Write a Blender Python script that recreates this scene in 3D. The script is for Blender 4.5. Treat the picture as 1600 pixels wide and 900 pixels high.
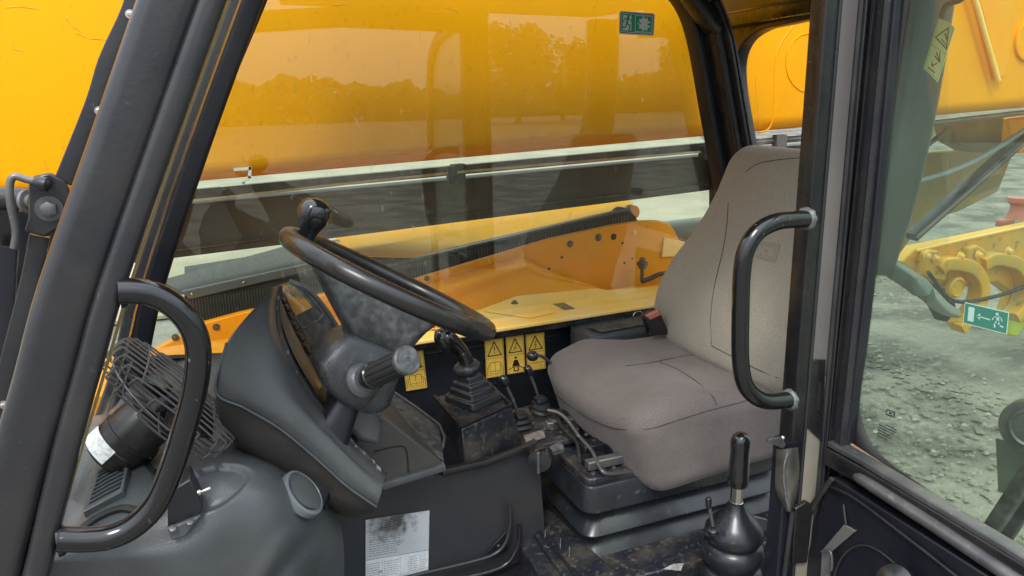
import bpy, bmesh, math, random
from mathutils import Vector as V, Matrix
random.seed(7)
sc = bpy.context.scene
for o in list(bpy.data.objects): bpy.data.objects.remove(o)
R = math.radians
# ------------------------------------------------------------------ camera
W, H, F = 1600.0, 900.0, 1200.0
_y = V((290-800, 450-150, -F)).normalized()
_h = V((1, 0.02, 0)); _x = (_h - _h.dot(_y)*_y).normalized(); _z = _x.cross(_y)
CAM = V((0, 0, 2.0))
MW = Matrix((_x, _y, _z))                 # camera -> world rotation
cd = bpy.data.cameras.new('camera'); cam = bpy.data.objects.new('camera', cd)
sc.collection.objects.link(cam); sc.camera = cam
cam.matrix_world = Matrix.Translation(CAM) @ MW.to_4x4()
cd.sensor_width = 36; cd.lens = 36*F/W; cd.clip_start = 0.02; cd.clip_end = 3000
# ------------------------------------------------------------------ world and sun
world = bpy.data.worlds.new('World'); sc.world = world; world.use_nodes = True
wn = world.node_tree; wn.nodes.clear()
wo = wn.nodes.new('ShaderNodeOutputWorld'); bg = wn.nodes.new('ShaderNodeBackground')
sky = wn.nodes.new('ShaderNodeTexSky'); sky.sky_type = 'NISHITA'; sky.sun_disc = False
SUN_EL, SUN_AZ = 52, 215                  # azimuth clockwise from +Y
sky.sun_elevation = R(SUN_EL); sky.sun_rotation = R(SUN_AZ); sky.dust_density = 5; sky.air_density = 1.2
mixw = wn.nodes.new('ShaderNodeMixRGB'); mixw.inputs[0].default_value = .82
tcw = wn.nodes.new('ShaderNodeTexCoord'); nzw = wn.nodes.new('ShaderNodeTexNoise'); nzw.inputs['Scale'].default_value = 2.2; nzw.inputs['Detail'].default_value = 5
rpw = wn.nodes.new('ShaderNodeValToRGB'); rpw.color_ramp.elements[0].position = .3; rpw.color_ramp.elements[1].position = .75
rpw.color_ramp.elements[0].color = (9.0, 10.2, 11.8, 1); rpw.color_ramp.elements[1].color = (14.5, 15.2, 16.2, 1)
wn.links.new(tcw.outputs['Generated'], nzw.inputs['Vector']); wn.links.new(nzw.outputs[0], rpw.inputs[0])
sxyz = wn.nodes.new('ShaderNodeSeparateXYZ'); wn.links.new(tcw.outputs['Generated'], sxyz.inputs[0])
ov = wn.nodes.new('ShaderNodeMath'); ov.operation = 'MULTIPLY_ADD'; ov.use_clamp = False; ov.inputs[1].default_value = 1.9; ov.inputs[2].default_value = .72
mxz = wn.nodes.new('ShaderNodeMath'); mxz.operation = 'MAXIMUM'; mxz.inputs[1].default_value = 0; wn.links.new(sxyz.outputs[2], mxz.inputs[0]); wn.links.new(mxz.outputs[0], ov.inputs[0])
vsc = wn.nodes.new('ShaderNodeVectorMath'); vsc.operation = 'SCALE'; wn.links.new(rpw.outputs[0], vsc.inputs[0]); wn.links.new(ov.outputs[0], vsc.inputs['Scale'])
wn.links.new(sky.outputs[0], mixw.inputs[1]); wn.links.new(vsc.outputs[0], mixw.inputs[2])
wn.links.new(mixw.outputs[0], bg.inputs[0]); bg.inputs[1].default_value = 0.072
wn.links.new(bg.outputs[0], wo.inputs[0])
sd = bpy.data.lights.new('sun', 'SUN'); sun = bpy.data.objects.new('sun', sd); sc.collection.objects.link(sun)
sd.energy = 1.5; sd.angle = R(16); sd.color = (1, .96, .9)
_sv = V((math.sin(R(SUN_AZ))*math.cos(R(SUN_EL)), math.cos(R(SUN_AZ))*math.cos(R(SUN_EL)), math.sin(R(SUN_EL))))
sun.rotation_euler = _sv.to_track_quat('Z', 'Y').to_euler()
sc.view_settings.view_transform = 'Standard'; sc.view_settings.look = 'None'
sc.view_settings.exposure = 0.68; sc.view_settings.gamma = 1
sc.render.engine = 'CYCLES'
sc.cycles.max_bounces = 10; sc.cycles.transparent_max_bounces = 16; sc.cycles.glossy_bounces = 5; sc.cycles.diffuse_bounces = 4

# ------------------------------------------------------------------ helpers
def P(px, py, x=None, y=None, z=None):
    """point of the place seen at a pixel of the 1600x900 photograph, on the plane x=, y= or z="""
    d = MW @ V((px-800, 450-py, -F))
    if x is not None: t = (x-CAM.x)/d.x
    elif y is not None: t = (y-CAM.y)/d.y
    else: t = (z-CAM.z)/d.z
    return CAM + t*d
def Ps(l, **k): return [P(a, b, **k) for a, b in l]
ORG = {}
def link(o, parent=None, w=None):
    sc.collection.objects.link(o)
    if parent is not None: o.parent = parent
def thing(name, label, cat, loc, group=None):
    o = bpy.data.objects.new(name, None); sc.collection.objects.link(o)
    o.location = loc; o.empty_display_size = .05
    o['label'] = label; o['category'] = cat
    if group: o['group'] = group
    ORG[o.name] = V(loc); return o
def tag(o, label=None, cat=None, group=None, kind=None):
    if label: o['label'] = label
    if cat: o['category'] = cat
    if group: o['group'] = group
    if kind: o['kind'] = kind
    return o
def mk(name, vs, fs, m, parent=None, bev=0, sub=0, ang=38, segs=2, label=None, solid=0):
    vs = [V(v) for v in vs]
    if parent is not None: org = ORG[parent.name]
    else:
        org = sum(vs, V((0, 0, 0)))/len(vs); org.z = min(v.z for v in vs)
    me = bpy.data.meshes.new(name); me.from_pydata([tuple(v-org) for v in vs], [], fs)
    bm = bmesh.new(); bm.from_mesh(me); bmesh.ops.remove_doubles(bm, verts=bm.verts, dist=1e-6)
    bmesh.ops.recalc_face_normals(bm, faces=bm.faces); bm.to_mesh(me); bm.free()
    me.materials.append(m); me.shade_smooth(); me.set_sharp_from_angle(angle=R(ang))
    o = bpy.data.objects.new(name, me); sc.collection.objects.link(o)
    if parent is None: o.location = org
    else: o.parent = parent
    ORG[o.name] = org
    if solid: s = o.modifiers.new('s', 'SOLIDIFY'); s.thickness = solid; s.offset = -1
    if bev:
        b = o.modifiers.new('b', 'BEVEL'); b.width = bev; b.segments = segs; b.limit_method = 'ANGLE'; b.angle_limit = R(35)
    if sub: s = o.modifiers.new('u', 'SUBSURF'); s.levels = s.render_levels = sub
    if label: o['label'] = label
    return o
def join(parts):
    vs, fs = [], []
    for a, b in parts:
        n = len(vs); vs += a; fs += [[i+n for i in f] for f in b]
    return vs, fs
# ---- geometry makers return (verts, faces)
def g_prism(pts, vec):
    pts = [V(p) for p in pts]; vec = V(vec); n = len(pts)
    return pts + [p+vec for p in pts], [list(range(n))[::-1], list(range(n, 2*n))] + [[i, (i+1) % n, n+(i+1) % n, n+i] for i in range(n)]
def g_box(c, s, rot=None):
    c = V(c); out = []
    for i in (-1, 1):
        for j in (-1, 1):
            for k in (-1, 1):
                v = V((i*s[0]/2, j*s[1]/2, k*s[2]/2))
                if rot is not None: v = rot @ v
                out.append(c+v)
    return out, [[0, 1, 3, 2], [4, 6, 7, 5], [0, 4, 5, 1], [2, 3, 7, 6], [0, 2, 6, 4], [1, 5, 7, 3]]
def cr(p, t):                       # Catmull-Rom through a list at parameter t in 0..n-1
    n = len(p); i = min(int(t), n-2); f = t-i
    a = p[i-1] if i > 0 else p[0]*2-p[1]; b = p[i]; c = p[i+1]; d = p[i+2] if i+2 < n else p[-1]*2-p[-2]
    return .5*((2*b)+(c-a)*f+(2*a-5*b+4*c-d)*f*f+(3*b-a-3*c+d)*f**3)
def smooth(p, k=5):
    p = [V(q) for q in p]; n = (len(p)-1)*k
    return [cr(p, i/k) for i in range(n+1)]
def frames(path, ref=None, closed=False):
    n = len(path); out = []; u = None
    for i in range(n):
        if closed: t = (path[(i+1) % n]-path[i-1]).normalized()
        else: t = (path[min(i+1, n-1)]-path[max(i-1, 0)]).normalized()
        if ref is not None: b = ref - ref.dot(t)*t
        elif u is None:
            r = V((0, 0, 1)) if abs(t.z) < .9 else V((0, 1, 0)); b = r-r.dot(t)*t
        else: b = u-u.dot(t)*t
        u = b.normalized(); out.append((t, u, t.cross(u)))
    return out
def g_sweep(path, prof, ref=None, closed=False, caps=True, scale=None):
    path = [V(p) for p in path]; fr = frames(path, ref, closed); n = len(path); m = len(prof); vs = []
    for i, (t, u, w) in enumerate(fr):
        s = 1 if scale is None else scale[i]
        for a, b in prof: vs.append(path[i]+u*a*s+w*b*s)
    fs = []
    for i in range(n if closed else n-1):
        j = (i+1) % n
        for k in range(m): fs.append([i*m+k, i*m+(k+1) % m, j*m+(k+1) % m, j*m+k])
    if caps and not closed: fs += [list(range(m))[::-1], [(n-1)*m+k for k in range(m)]]
    return vs, fs
def circ(r, n=12, sq=1): return [(r*math.cos(2*math.pi*i/n), r*sq*math.sin(2*math.pi*i/n)) for i in range(n)]
def g_tube(path, r, n=12, closed=False, k=0):
    if isinstance(r, (list, tuple)):
        if k:
            rr = [cr([V((q, 0, 0)) for q in r], i/k).x for i in range((len(r)-1)*k+1)]
        else: rr = list(r)
    else: rr = None
    if k: path = smooth(path, k)
    return g_sweep(path, circ(1 if rr else r, n), closed=closed, scale=rr)
def g_lathe(o, ax, prof, n=28):       # prof: (height, radius)
    o = V(o); ax = V(ax).normalized(); r = V((0, 0, 1)) if abs(ax.z) < .9 else V((1, 0, 0))
    u = (r-r.dot(ax)*ax).normalized(); w = ax.cross(u); vs = []
    for h, q in prof:
        for i in range(n):
            a = 2*math.pi*i/n; vs.append(o+ax*h+(u*math.cos(a)+w*math.sin(a))*max(q, 1e-4))
    fs = [[i*n+k, i*n+(k+1) % n, (i+1)*n+(k+1) % n, (i+1)*n+k] for i in range(len(prof)-1) for k in range(n)]
    fs += [list(range(n))[::-1], [(len(prof)-1)*n+k for k in range(n)]]
    return vs, fs
def g_net(rows, k=6, closed_v=False):
    rows = [[V(p) for p in r] for r in rows]
    cols = [smooth(r, k) for r in rows]; m = len(cols[0]); out = []
    for j in range(m): out.append(smooth([c[j] for c in cols], k))
    n = len(out[0]); vs = [p for c in out for p in c]
    fs = [[j*n+i, (j+1)*n+i, (j+1)*n+i+1, j*n+i+1] for j in range(m-1) for i in range(n-1)]
    return vs, fs
def g_loft(secs, caps=True):
    m = len(secs[0]); vs = [V(p) for s in secs for p in s]; fs = []
    for i in range(len(secs)-1):
        for k in range(m): fs.append([i*m+k, i*m+(k+1) % m, (i+1)*m+(k+1) % m, (i+1)*m+k])
    if caps: fs += [list(range(m))[::-1], [(len(secs)-1)*m+k for k in range(m)]]
    return vs, fs
def rrect(a, b, r, n=5):            # half sizes a,b
    out = []; r = min(r, a*.999, b*.999)
    for cx, cy, s in ((a-r, b-r, 0), (-a+r, b-r, 90), (-a+r, -b+r, 180), (a-r, -b+r, 270)):
        for i in range(n+1):
            t = R(s+90*i/n); out.append((cx+r*math.cos(t), cy+r*math.sin(t)))
    return out
def g_rbox(c, s, r, n=14, f=None):  # rounded box with a fine grid, then mapped by f
    c = V(c); h = V(s)/2; vs = []; fs = []; idx = {}
    def put(i, j, k):
        key = (i, j, k)
        if key in idx: return idx[key]
        q = V((2*i/n-1, 2*j/n-1, 2*k/n-1)); p = V((q.x*h.x, q.y*h.y, q.z*h.z))
        inn = V([max(-(h[a]-r), min(h[a]-r, p[a])) for a in range(3)]); d = p-inn
        if d.length > 1e-9: p = inn+d.normalized()*r
        p = c+p
        if f: p = f(p)
        idx[key] = len(vs); vs.append(p); return idx[key]
    for a in range(n):
        for b in range(n):
            for s0 in (0, n):
                fs.append([put(s0, a, b), put(s0, a+1, b), put(s0, a+1, b+1), put(s0, a, b+1)])
                fs.append([put(a, s0, b), put(a+1, s0, b), put(a+1, s0, b+1), put(a, s0, b+1)])
                fs.append([put(a, b, s0), put(a+1, b, s0), put(a+1, b+1, s0), put(a, b+1, s0)])
    return vs, fs
def prism(name, pts, vec, m, parent=None, **k): return mk(name, *g_prism(pts, vec), m, parent, **k)
def box(name, c, s, m, parent=None, rot=None, **k): return mk(name, *g_box(c, s, rot), m, parent, **k)
def tube(name, path, r, m, parent=None, n=12, k=5, closed=False, **kw): return mk(name, *g_tube(path, r, n, closed, k), m, parent, ang=60, **kw)
def lathe(name, o, ax, prof, m, parent=None, n=28, **k): return mk(name, *g_lathe(o, ax, prof, n), m, parent, **k)
def bolt(name, c, ax, r, m, parent, h=.004):
    ax = V(ax).normalized()
    return mk(name, *join([g_lathe(V(c), ax, [(0, r*1.6), (h*.3, r*1.55)], 16), g_lathe(V(c)+ax*h*.3, ax, [(0, r), (h, r*.95), (h*1.2, r*.6)], 6)]), m, parent, ang=30)
# ------------------------------------------------------------------ materials
def mat(name, base, rough=.5, metal=0, c2=None, cs=8, lo=.4, hi=.65, bump=0, bs=60, coat=0, spec=.5, rvar=0, c3=None, c3s=30, c3lo=.66, c3hi=.72, c3a=1, stretch=None):
    m = bpy.data.materials.new(name); m.use_nodes = True; nt = m.node_tree; b = nt.nodes['Principled BSDF']
    b.inputs['Base Color'].default_value = (*base, 1); b.inputs['Roughness'].default_value = rough; b.inputs['Metallic'].default_value = metal
    b.inputs['Coat Weight'].default_value = coat; b.inputs['Coat Roughness'].default_value = .12; b.inputs['Specular IOR Level'].default_value = spec
    g = nt.nodes.new('ShaderNodeNewGeometry'); src = g.outputs['Position']
    if stretch:
        mp = nt.nodes.new('ShaderNodeMapping'); mp.inputs['Scale'].default_value = stretch
        nt.links.new(src, mp.inputs[0]); src = mp.outputs[0]
    def noise(s, d=4):
        n = nt.nodes.new('ShaderNodeTexNoise'); n.inputs['Scale'].default_value = s; n.inputs['Detail'].default_value = d
        nt.links.new(src, n.inputs['Vector']); return n.outputs[0]
    def ramp(i, a, c):
        r = nt.nodes.new('ShaderNodeMapRange'); r.inputs[1].default_value = a; r.inputs[2].default_value = c
        nt.links.new(i, r.inputs[0]); return r.outputs[0]
    col = None
    def mixin(fac, c, prev, amt=1):
        x = nt.nodes.new('ShaderNodeMixRGB')
        if amt != 1:
            mm = nt.nodes.new('ShaderNodeMath'); mm.operation = 'MULTIPLY'; mm.inputs[1].default_value = amt
            nt.links.new(fac, mm.inputs[0]); fac = mm.outputs[0]
        nt.links.new(fac, x.inputs[0]); x.inputs[2].default_value = (*c, 1)
        if prev is None: x.inputs[1].default_value = (*base, 1)
        else: nt.links.new(prev, x.inputs[1])
        return x.outputs[0]
    if c2: col = mixin(ramp(noise(cs), lo, hi), c2, col)
    if c3: col = mixin(ramp(noise(c3s, 6), c3lo, c3hi), c3, col, c3a)
    if col is not None: nt.links.new(col, b.inputs['Base Color'])
    if rvar:
        r = nt.nodes.new('ShaderNodeMapRange'); r.inputs[3].default_value = max(0, rough-rvar); r.inputs[4].default_value = rough+rvar
        r.inputs[1].default_value = .3; r.inputs[2].default_value = .7
        nt.links.new(noise(cs*1.7), r.inputs[0]); nt.links.new(r.outputs[0], b.inputs['Roughness'])
    if bump:
        bn = nt.nodes.new('ShaderNodeBump'); bn.inputs['Strength'].default_value = bump; bn.inputs['Distance'].default_value = .002
        nt.links.new(noise(bs, 3), bn.inputs['Height']); nt.links.new(bn.outputs[0], b.inputs['Normal'])
    return m
def glassmat(name, tint, dust=.05, dcol=(.55, .6, .52), f0=.045, streak=1.0):
    m = bpy.data.materials.new(name); m.use_nodes = True; nt = m.node_tree; nt.nodes.clear()
    N = nt.nodes.new; L = nt.links.new
    out = N('ShaderNodeOutputMaterial'); tr = N('ShaderNodeBsdfTransparent'); tr.inputs[0].default_value = (*tint, 1)
    gl = N('ShaderNodeBsdfGlossy'); gl.inputs['Roughness'].default_value = .0; df = N('ShaderNodeBsdfDiffuse'); df.inputs[0].default_value = (*dcol, 1)
    lw = N('ShaderNodeLayerWeight'); lw.inputs[0].default_value = .5
    pw = N('ShaderNodeMath'); pw.operation = 'POWER'; pw.inputs[1].default_value = 5; L(lw.outputs['Facing'], pw.inputs[0])
    mu = N('ShaderNodeMath'); mu.operation = 'MULTIPLY_ADD'; mu.inputs[1].default_value = 1-f0; mu.inputs[2].default_value = f0; L(pw.outputs[0], mu.inputs[0])
    g = N('ShaderNodeNewGeometry')
    def nz(s, lo, hi, a, sc3):
        mp = N('ShaderNodeMapping'); mp.inputs['Scale'].default_value = sc3; mp.inputs['Rotation'].default_value = (.3, .5, .2); L(g.outputs['Position'], mp.inputs[0])
        n = N('ShaderNodeTexNoise'); n.inputs['Scale'].default_value = s; n.inputs['Detail'].default_value = 6; L(mp.outputs[0], n.inputs['Vector'])
        r = N('ShaderNodeMapRange'); r.inputs[1].default_value = lo; r.inputs[2].default_value = hi; r.inputs[3].default_value = 0; r.inputs[4].default_value = a
        L(n.outputs[0], r.inputs[0]); return r.outputs[0]
    a1 = nz(3, .35, .7, dust, (1, 1, 1)); a2 = nz(60, .66, .74, dust*1.6*streak, (1, 1, .45))
    ad = N('ShaderNodeMath'); ad.operation = 'ADD'; L(a1, ad.inputs[0]); L(a2, ad.inputs[1])
    ad2 = N('ShaderNodeMath'); ad2.operation = 'ADD'; ad2.inputs[1].default_value = dust*.35; L(ad.outputs[0], ad2.inputs[0])
    m1 = N('ShaderNodeMixShader'); L(ad2.outputs[0], m1.inputs[0]); L(tr.outputs[0], m1.inputs[1]); L(df.outputs[0], m1.inputs[2])
    m2 = N('ShaderNodeMixShader'); L(mu.outputs[0], m2.inputs[0]); L(m1.outputs[0], m2.inputs[1]); L(gl.outputs[0], m2.inputs[2])
    L(m2.outputs[0], out.inputs[0]); return m
def flat(name, c, rough=.5): return mat(name, c, rough)
M = {}
M['yellow'] = mat('yellow_paint', (.92, .385, .0), .42, c2=(.86, .355, .0), cs=3, bump=.02, bs=400, c3=(.45, .22, .03), c3s=90, c3lo=.66, c3hi=.72, c3a=.45, spec=.18, stretch=(1, 1, .35))
M['yellow_dusty'] = mat('dusty_yellow_paint', (.95, .60, .14), .55, c2=(.92, .64, .24), cs=6, c3=(.45, .30, .12), c3s=60, c3lo=.68, c3hi=.76, c3a=.6, spec=.1)
M['yellow_deep'] = mat('orange_panel_paint', (.90, .33, .0), .45, spec=.25, c2=(.86, .37, .01), cs=7, c3=(.5, .3, .1), c3s=70, c3lo=.68, c3hi=.75, c3a=.5)
M['black'] = mat('black_frame_paint', (.010, .010, .012), .27, c2=(.018, .017, .016), cs=12, rvar=.12, c3=(.15, .14, .13), c3s=45, c3lo=.72, c3hi=.76, c3a=.35, bump=.03, bs=120)
M['pillar'] = mat('satin_black_pillar_paint', (.020, .020, .023), .25, c2=(.029, .028, .029), cs=9, rvar=.11, c3=(.13, .12, .115), c3s=60, c3lo=.68, c3hi=.78, c3a=.3, bump=.12, bs=130)
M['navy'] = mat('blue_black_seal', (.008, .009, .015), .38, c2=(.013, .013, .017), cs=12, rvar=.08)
M['rubber'] = mat('black_rubber', (.014, .014, .015), .55, c2=(.032, .031, .030), cs=15, bump=.08, bs=200)
M['boot'] = mat('rubber_bellows', (.011, .013, .016), .30, c2=(.022, .025, .028), cs=9, rvar=.08, c3=(.16, .15, .13), c3s=50, c3lo=.66, c3hi=.75, c3a=.3, bump=.04, bs=90)
M['gloss'] = mat('glossy_black_plastic', (.012, .012, .013), .12, coat=.4)
M['handle'] = mat('black_handle_enamel', (.008, .008, .009), .14, spec=.6, c3=(.22, .21, .20), c3s=70, c3lo=.68, c3hi=.73, c3a=.5, cs=40, rvar=.06, bump=.05, bs=50)
M['wheel'] = mat('worn_black_wheel_rim', (.016, .015, .015), .26, c2=(.028, .025, .025), cs=14, rvar=.06)
M['dash'] = mat('moulded_dash_plastic', (.058, .062, .066), .33, c2=(.074, .080, .084), cs=9, bump=.3, bs=420, rvar=.07, c3=(.15, .147, .14), c3s=26, c3lo=.60, c3hi=.80, c3a=.25)
M['dash_shaded'] = mat('grained_dash_plastic_shaded', (.055, .050, .047), .42, c2=(.070, .064, .059), cs=11, bump=.5, bs=330, rvar=.10, c3=(.15, .14, .125), c3s=26, c3lo=.60, c3hi=.76, c3a=.3)  # browner copy of the dash plastic, shade and ground bounce in its colour
M['boss'] = mat('dusty_grey_hub_rubber', (.038, .040, .042), .48, c2=(.105, .11, .112), cs=60, lo=.40, hi=.7, c3=(.03, .032, .033), c3s=18, c3lo=.55, c3hi=.7, c3a=.6, bump=.15, bs=150)
M['steel'] = mat('worn_dark_steel', (.10, .10, .105), .4, .6, c2=(.17, .165, .16), cs=14, c3=(.30, .28, .26), c3s=60, c3lo=.6, c3hi=.72, c3a=.5)
M['chrome'] = mat('bright_metal', (.55, .52, .48), .25, 1)
M['wire'] = mat('fan_wire_grey', (.11, .105, .105), .35, .3)
M['motor'] = mat('dirty_motor_housing', (.016, .015, .015), .36, c2=(.04, .037, .035), cs=30, lo=.5, hi=.7, c3=(.3, .28, .26), c3s=90, c3lo=.66, c3hi=.72, c3a=.5)
M['beige'] = mat('beige_primer_panel', (.20, .18, .145), .5, c2=(.25, .225, .18), cs=6, c3=(.16, .14, .12), c3s=50, c3lo=.66, c3hi=.74, c3a=.3)
M['jamb'] = mat('grey_jamb_paint', (.12, .11, .108), .38, c2=(.15, .138, .13), cs=4)
M['white_weld'] = mat('pale_weld_bead', (.16, .165, .17), .4, .2, c2=(.08, .08, .08), cs=90, bump=.4, bs=150)
M['pink'] = flat('faded_red_plastic', (.42, .13, .09), .45)
M['ygreen'] = flat('lime_paint', (.45, .50, .05))
M['sticker_y'] = mat('yellow_sticker_film', (1.0, .66, .12), .4, c2=(.95, .58, .08), cs=60)
M['ink'] = flat('black_ink', (.015, .013, .012), .5)
M['sticker_g'] = flat('green_sign_film', (.02, .34, .19), .4)
M['sticker_w'] = flat('white_sign_film', (.72, .76, .70), .45)
M['sticker_p'] = flat('pale_lime_label_film', (.66, .80, .42), .45)
M['teal'] = mat('pale_teal_reflection', (.15, .20, .18), .4)
M['plate'] = mat('printed_data_label', (.50, .52, .54), .4, c2=(.60, .62, .64), cs=40, c3=(.075, .07, .065), c3s=14, c3lo=.44, c3hi=.62, c3a=.0)
M['hitch'] = mat('weathered_yellow_paint', (.78, .42, .02), .45, c2=(.62, .40, .07), cs=5, lo=.45, hi=.6, c3=(.10, .08, .05), c3s=16, c3lo=.60, c3hi=.70, c3a=.6, bump=.1, bs=60)
M['scratch'] = mat('scratch_primer', (.90, .48, .05), .6, c2=(.60, .30, .02), cs=60)
M['scuffed'] = mat('scuffed_gloss_trim', (.02, .02, .022), .25, c2=(.04, .04, .042), cs=20, c3=(.35, .36, .37), c3s=55, c3lo=.60, c3hi=.68, c3a=.6, bump=.3, bs=90)
M['seam'] = mat('seam_thread', (.045, .038, .034), .8)
M['trim'] = mat('tan_glazing_trim', (.30, .19, .11), .5, c2=(.12, .10, .08), cs=20)
M['whitelabel'] = mat('white_paper_label', (.66, .68, .70), .5, c2=(.5, .5, .5), cs=140, lo=.5, hi=.6)
M['cream'] = mat('cream_strip', (.62, .56, .42), .6, c2=(.5, .45, .33), cs=60)
M['fadedglass'] = mat('dusty_instrument_lens', (.10, .095, .075), .45, c2=(.15, .14, .12), cs=30, coat=.3)
M['fingers'] = flat('dark_socket', (.006, .006, .007), .7)
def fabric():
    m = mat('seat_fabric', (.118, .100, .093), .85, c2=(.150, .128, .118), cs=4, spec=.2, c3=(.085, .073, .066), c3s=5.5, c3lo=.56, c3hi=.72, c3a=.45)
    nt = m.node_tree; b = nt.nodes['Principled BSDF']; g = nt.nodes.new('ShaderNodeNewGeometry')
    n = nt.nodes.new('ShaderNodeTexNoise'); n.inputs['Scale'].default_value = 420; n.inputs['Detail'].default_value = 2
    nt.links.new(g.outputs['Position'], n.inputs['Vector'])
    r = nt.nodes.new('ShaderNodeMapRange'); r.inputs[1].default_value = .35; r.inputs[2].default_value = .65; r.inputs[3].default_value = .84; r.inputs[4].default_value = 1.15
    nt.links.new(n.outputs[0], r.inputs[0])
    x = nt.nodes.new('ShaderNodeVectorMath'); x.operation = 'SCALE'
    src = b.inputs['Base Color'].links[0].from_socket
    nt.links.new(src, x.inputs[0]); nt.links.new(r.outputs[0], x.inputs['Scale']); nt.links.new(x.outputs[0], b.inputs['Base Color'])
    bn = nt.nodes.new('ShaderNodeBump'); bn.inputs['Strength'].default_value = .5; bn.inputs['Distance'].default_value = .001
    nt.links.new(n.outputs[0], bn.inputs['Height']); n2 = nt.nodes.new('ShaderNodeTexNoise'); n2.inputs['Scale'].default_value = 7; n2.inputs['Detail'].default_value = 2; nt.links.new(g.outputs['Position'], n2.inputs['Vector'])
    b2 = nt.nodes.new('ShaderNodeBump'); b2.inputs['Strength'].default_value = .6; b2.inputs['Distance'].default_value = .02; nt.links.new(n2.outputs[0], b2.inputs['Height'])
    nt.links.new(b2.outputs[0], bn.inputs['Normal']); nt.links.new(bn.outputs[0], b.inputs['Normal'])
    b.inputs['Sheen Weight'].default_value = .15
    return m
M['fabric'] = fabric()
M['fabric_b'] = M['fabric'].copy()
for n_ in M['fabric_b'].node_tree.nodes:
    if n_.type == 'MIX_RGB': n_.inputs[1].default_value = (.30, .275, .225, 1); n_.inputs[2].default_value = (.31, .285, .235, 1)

M['glass'] = glassmat('far_window_glass', (.88, .925, .86), .030, (.60, .55, .42), f0=.062, streak=4)
M['glass2'] = glassmat('door_glass', (.83, .91, .82), .06, (.48, .52, .45), .05, .3)
M['glass3'] = glassmat('rear_window_glass', (.97, .98, .96), .01, f0=.03)
def groundmat():
    m = mat('gravel_ground', (.21, .20, .165), .95, c2=(.085, .08, .065), cs=1.6, lo=.42, hi=.60, bump=1, bs=14, c3=(.28, .265, .22), c3s=16, c3lo=.55, c3hi=.68, c3a=.6)
    for n in m.node_tree.nodes:
        if n.type == 'BUMP': n.inputs['Distance'].default_value = .05
    return m
M['ground'] = groundmat()
M['leaf'] = mat('foliage', (.05, .07, .025), .7, c2=(.09, .11, .04), cs=.8)
M['bark'] = mat('bark', (.10, .075, .05), .9)
M['shed'] = mat('shed_cladding', (.42, .42, .40), .7); M['shedroof'] = mat('shed_roof', (.55, .55, .54), .6)
def wear(name, base, wcol, s, a, b2, rough):   # patch wear
    return mat(name, base, rough, c3=wcol, c3s=s, c3lo=a, c3hi=b2)
M['sill'] = mat('chipped_black_sill', (.016, .018, .024), .35, c2=(.060, .052, .043), cs=16, lo=.46, hi=.68, rvar=.14, c3=(.15, .13, .105), c3s=85, c3lo=.56, c3hi=.70, c3a=.5, bump=.15, bs=120)

# ------------------------------------------------------------------ ground and things behind the camera
n = 60; gv = []; gf = []
for i in range(n+1):
    for j in range(n+1):
        x = (i/n*2-1); y = (j/n*2-1); x = math.copysign(abs(x)**2.6, x)*900; y = math.copysign(abs(y)**2.6, y)*900
        gv.append(V((x, y, .0 + (.03*math.sin(x*1.3)*math.cos(y*.9) if abs(x)+abs(y) < 60 else 0))))
gf = [[i*(n+1)+j, (i+1)*(n+1)+j, (i+1)*(n+1)+j+1, i*(n+1)+j+1] for i in range(n) for j in range(n)]
tag(mk('ground', gv, gf, M['ground']), kind='structure')
tag(prism('concrete_apron', [V((-60, 7.5, .05)), V((7.2, 7.5, .05)), V((40, 60, .05)), V((-60, 60, .05))], (0, 0, -.03), mat('pale_concrete', (.31, .285, .20), .9, c2=(.24, .22, .155), cs=.8, c3=(.3, .28, .22), c3s=5, c3lo=.6, c3hi=.7, c3a=.4, bump=.3, bs=8)), kind='structure')
def rubble():
    vs, fs = [], []
    for i in range(5200):
        d = random.uniform(2.6, 11); a = R(random.uniform(38, 64)); x, y = d*math.sin(a), d*math.cos(a)
        s = random.uniform(.006, .03)*(d/5); n0 = len(vs); z = .03*math.sin(x*1.3)*math.cos(y*.9)
        for k in range(5):
            t = 2*math.pi*k/5+random.random(); vs.append(V((x+s*math.cos(t), y+s*math.sin(t), z-.003)))
        vs.append(V((x+s*.2, y, z+s*random.uniform(.2, .6))))
        fs += [[n0+k, n0+(k+1) % 5, n0+5] for k in range(5)]
    tag(mk('gravel', vs, fs, M['ground'], ang=20), 'loose grey gravel and clods scattered over the yard ground', kind='stuff')
rubble()
def tree(x, y, h, label):
    t = thing('tree', label, 'tree', (x, y, 0), 'trees along the yard edge')
    mk('trunk', *g_tube([V((x, y, 0)), V((x+.1, y, h*.3)), V((x-.1, y+.1, h*.75))], [h*.035, h*.025, h*.008], 8, k=3), M['bark'], t)
    vs, fs = [], []; rnd = random.Random(int(x*7+y))
    blobs = [(V((x+rnd.uniform(-.3, .3)*h, y+rnd.uniform(-.3, .3)*h, h*rnd.uniform(.35, .9))), h*rnd.uniform(.12, .24)) for _ in range(16)]
    for c, r in blobs:
        for _ in range(150):
            d = V((rnd.gauss(0, 1), rnd.gauss(0, 1), rnd.gauss(0, 1))).normalized()*r*rnd.uniform(.6, 1.05); p = c+d; s = h*.034
            a = V((rnd.uniform(-1, 1), rnd.uniform(-1, 1), rnd.uniform(-1, 1))).normalized()*s; b = a.cross(V((rnd.random(), rnd.random(), 1))).normalized()*s
            k = len(vs); vs += [p-a, p+b, p+a, p-b]; fs.append([k, k+1, k+2, k+3])
    mk('crown', vs, fs, M['leaf'], t)
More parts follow.
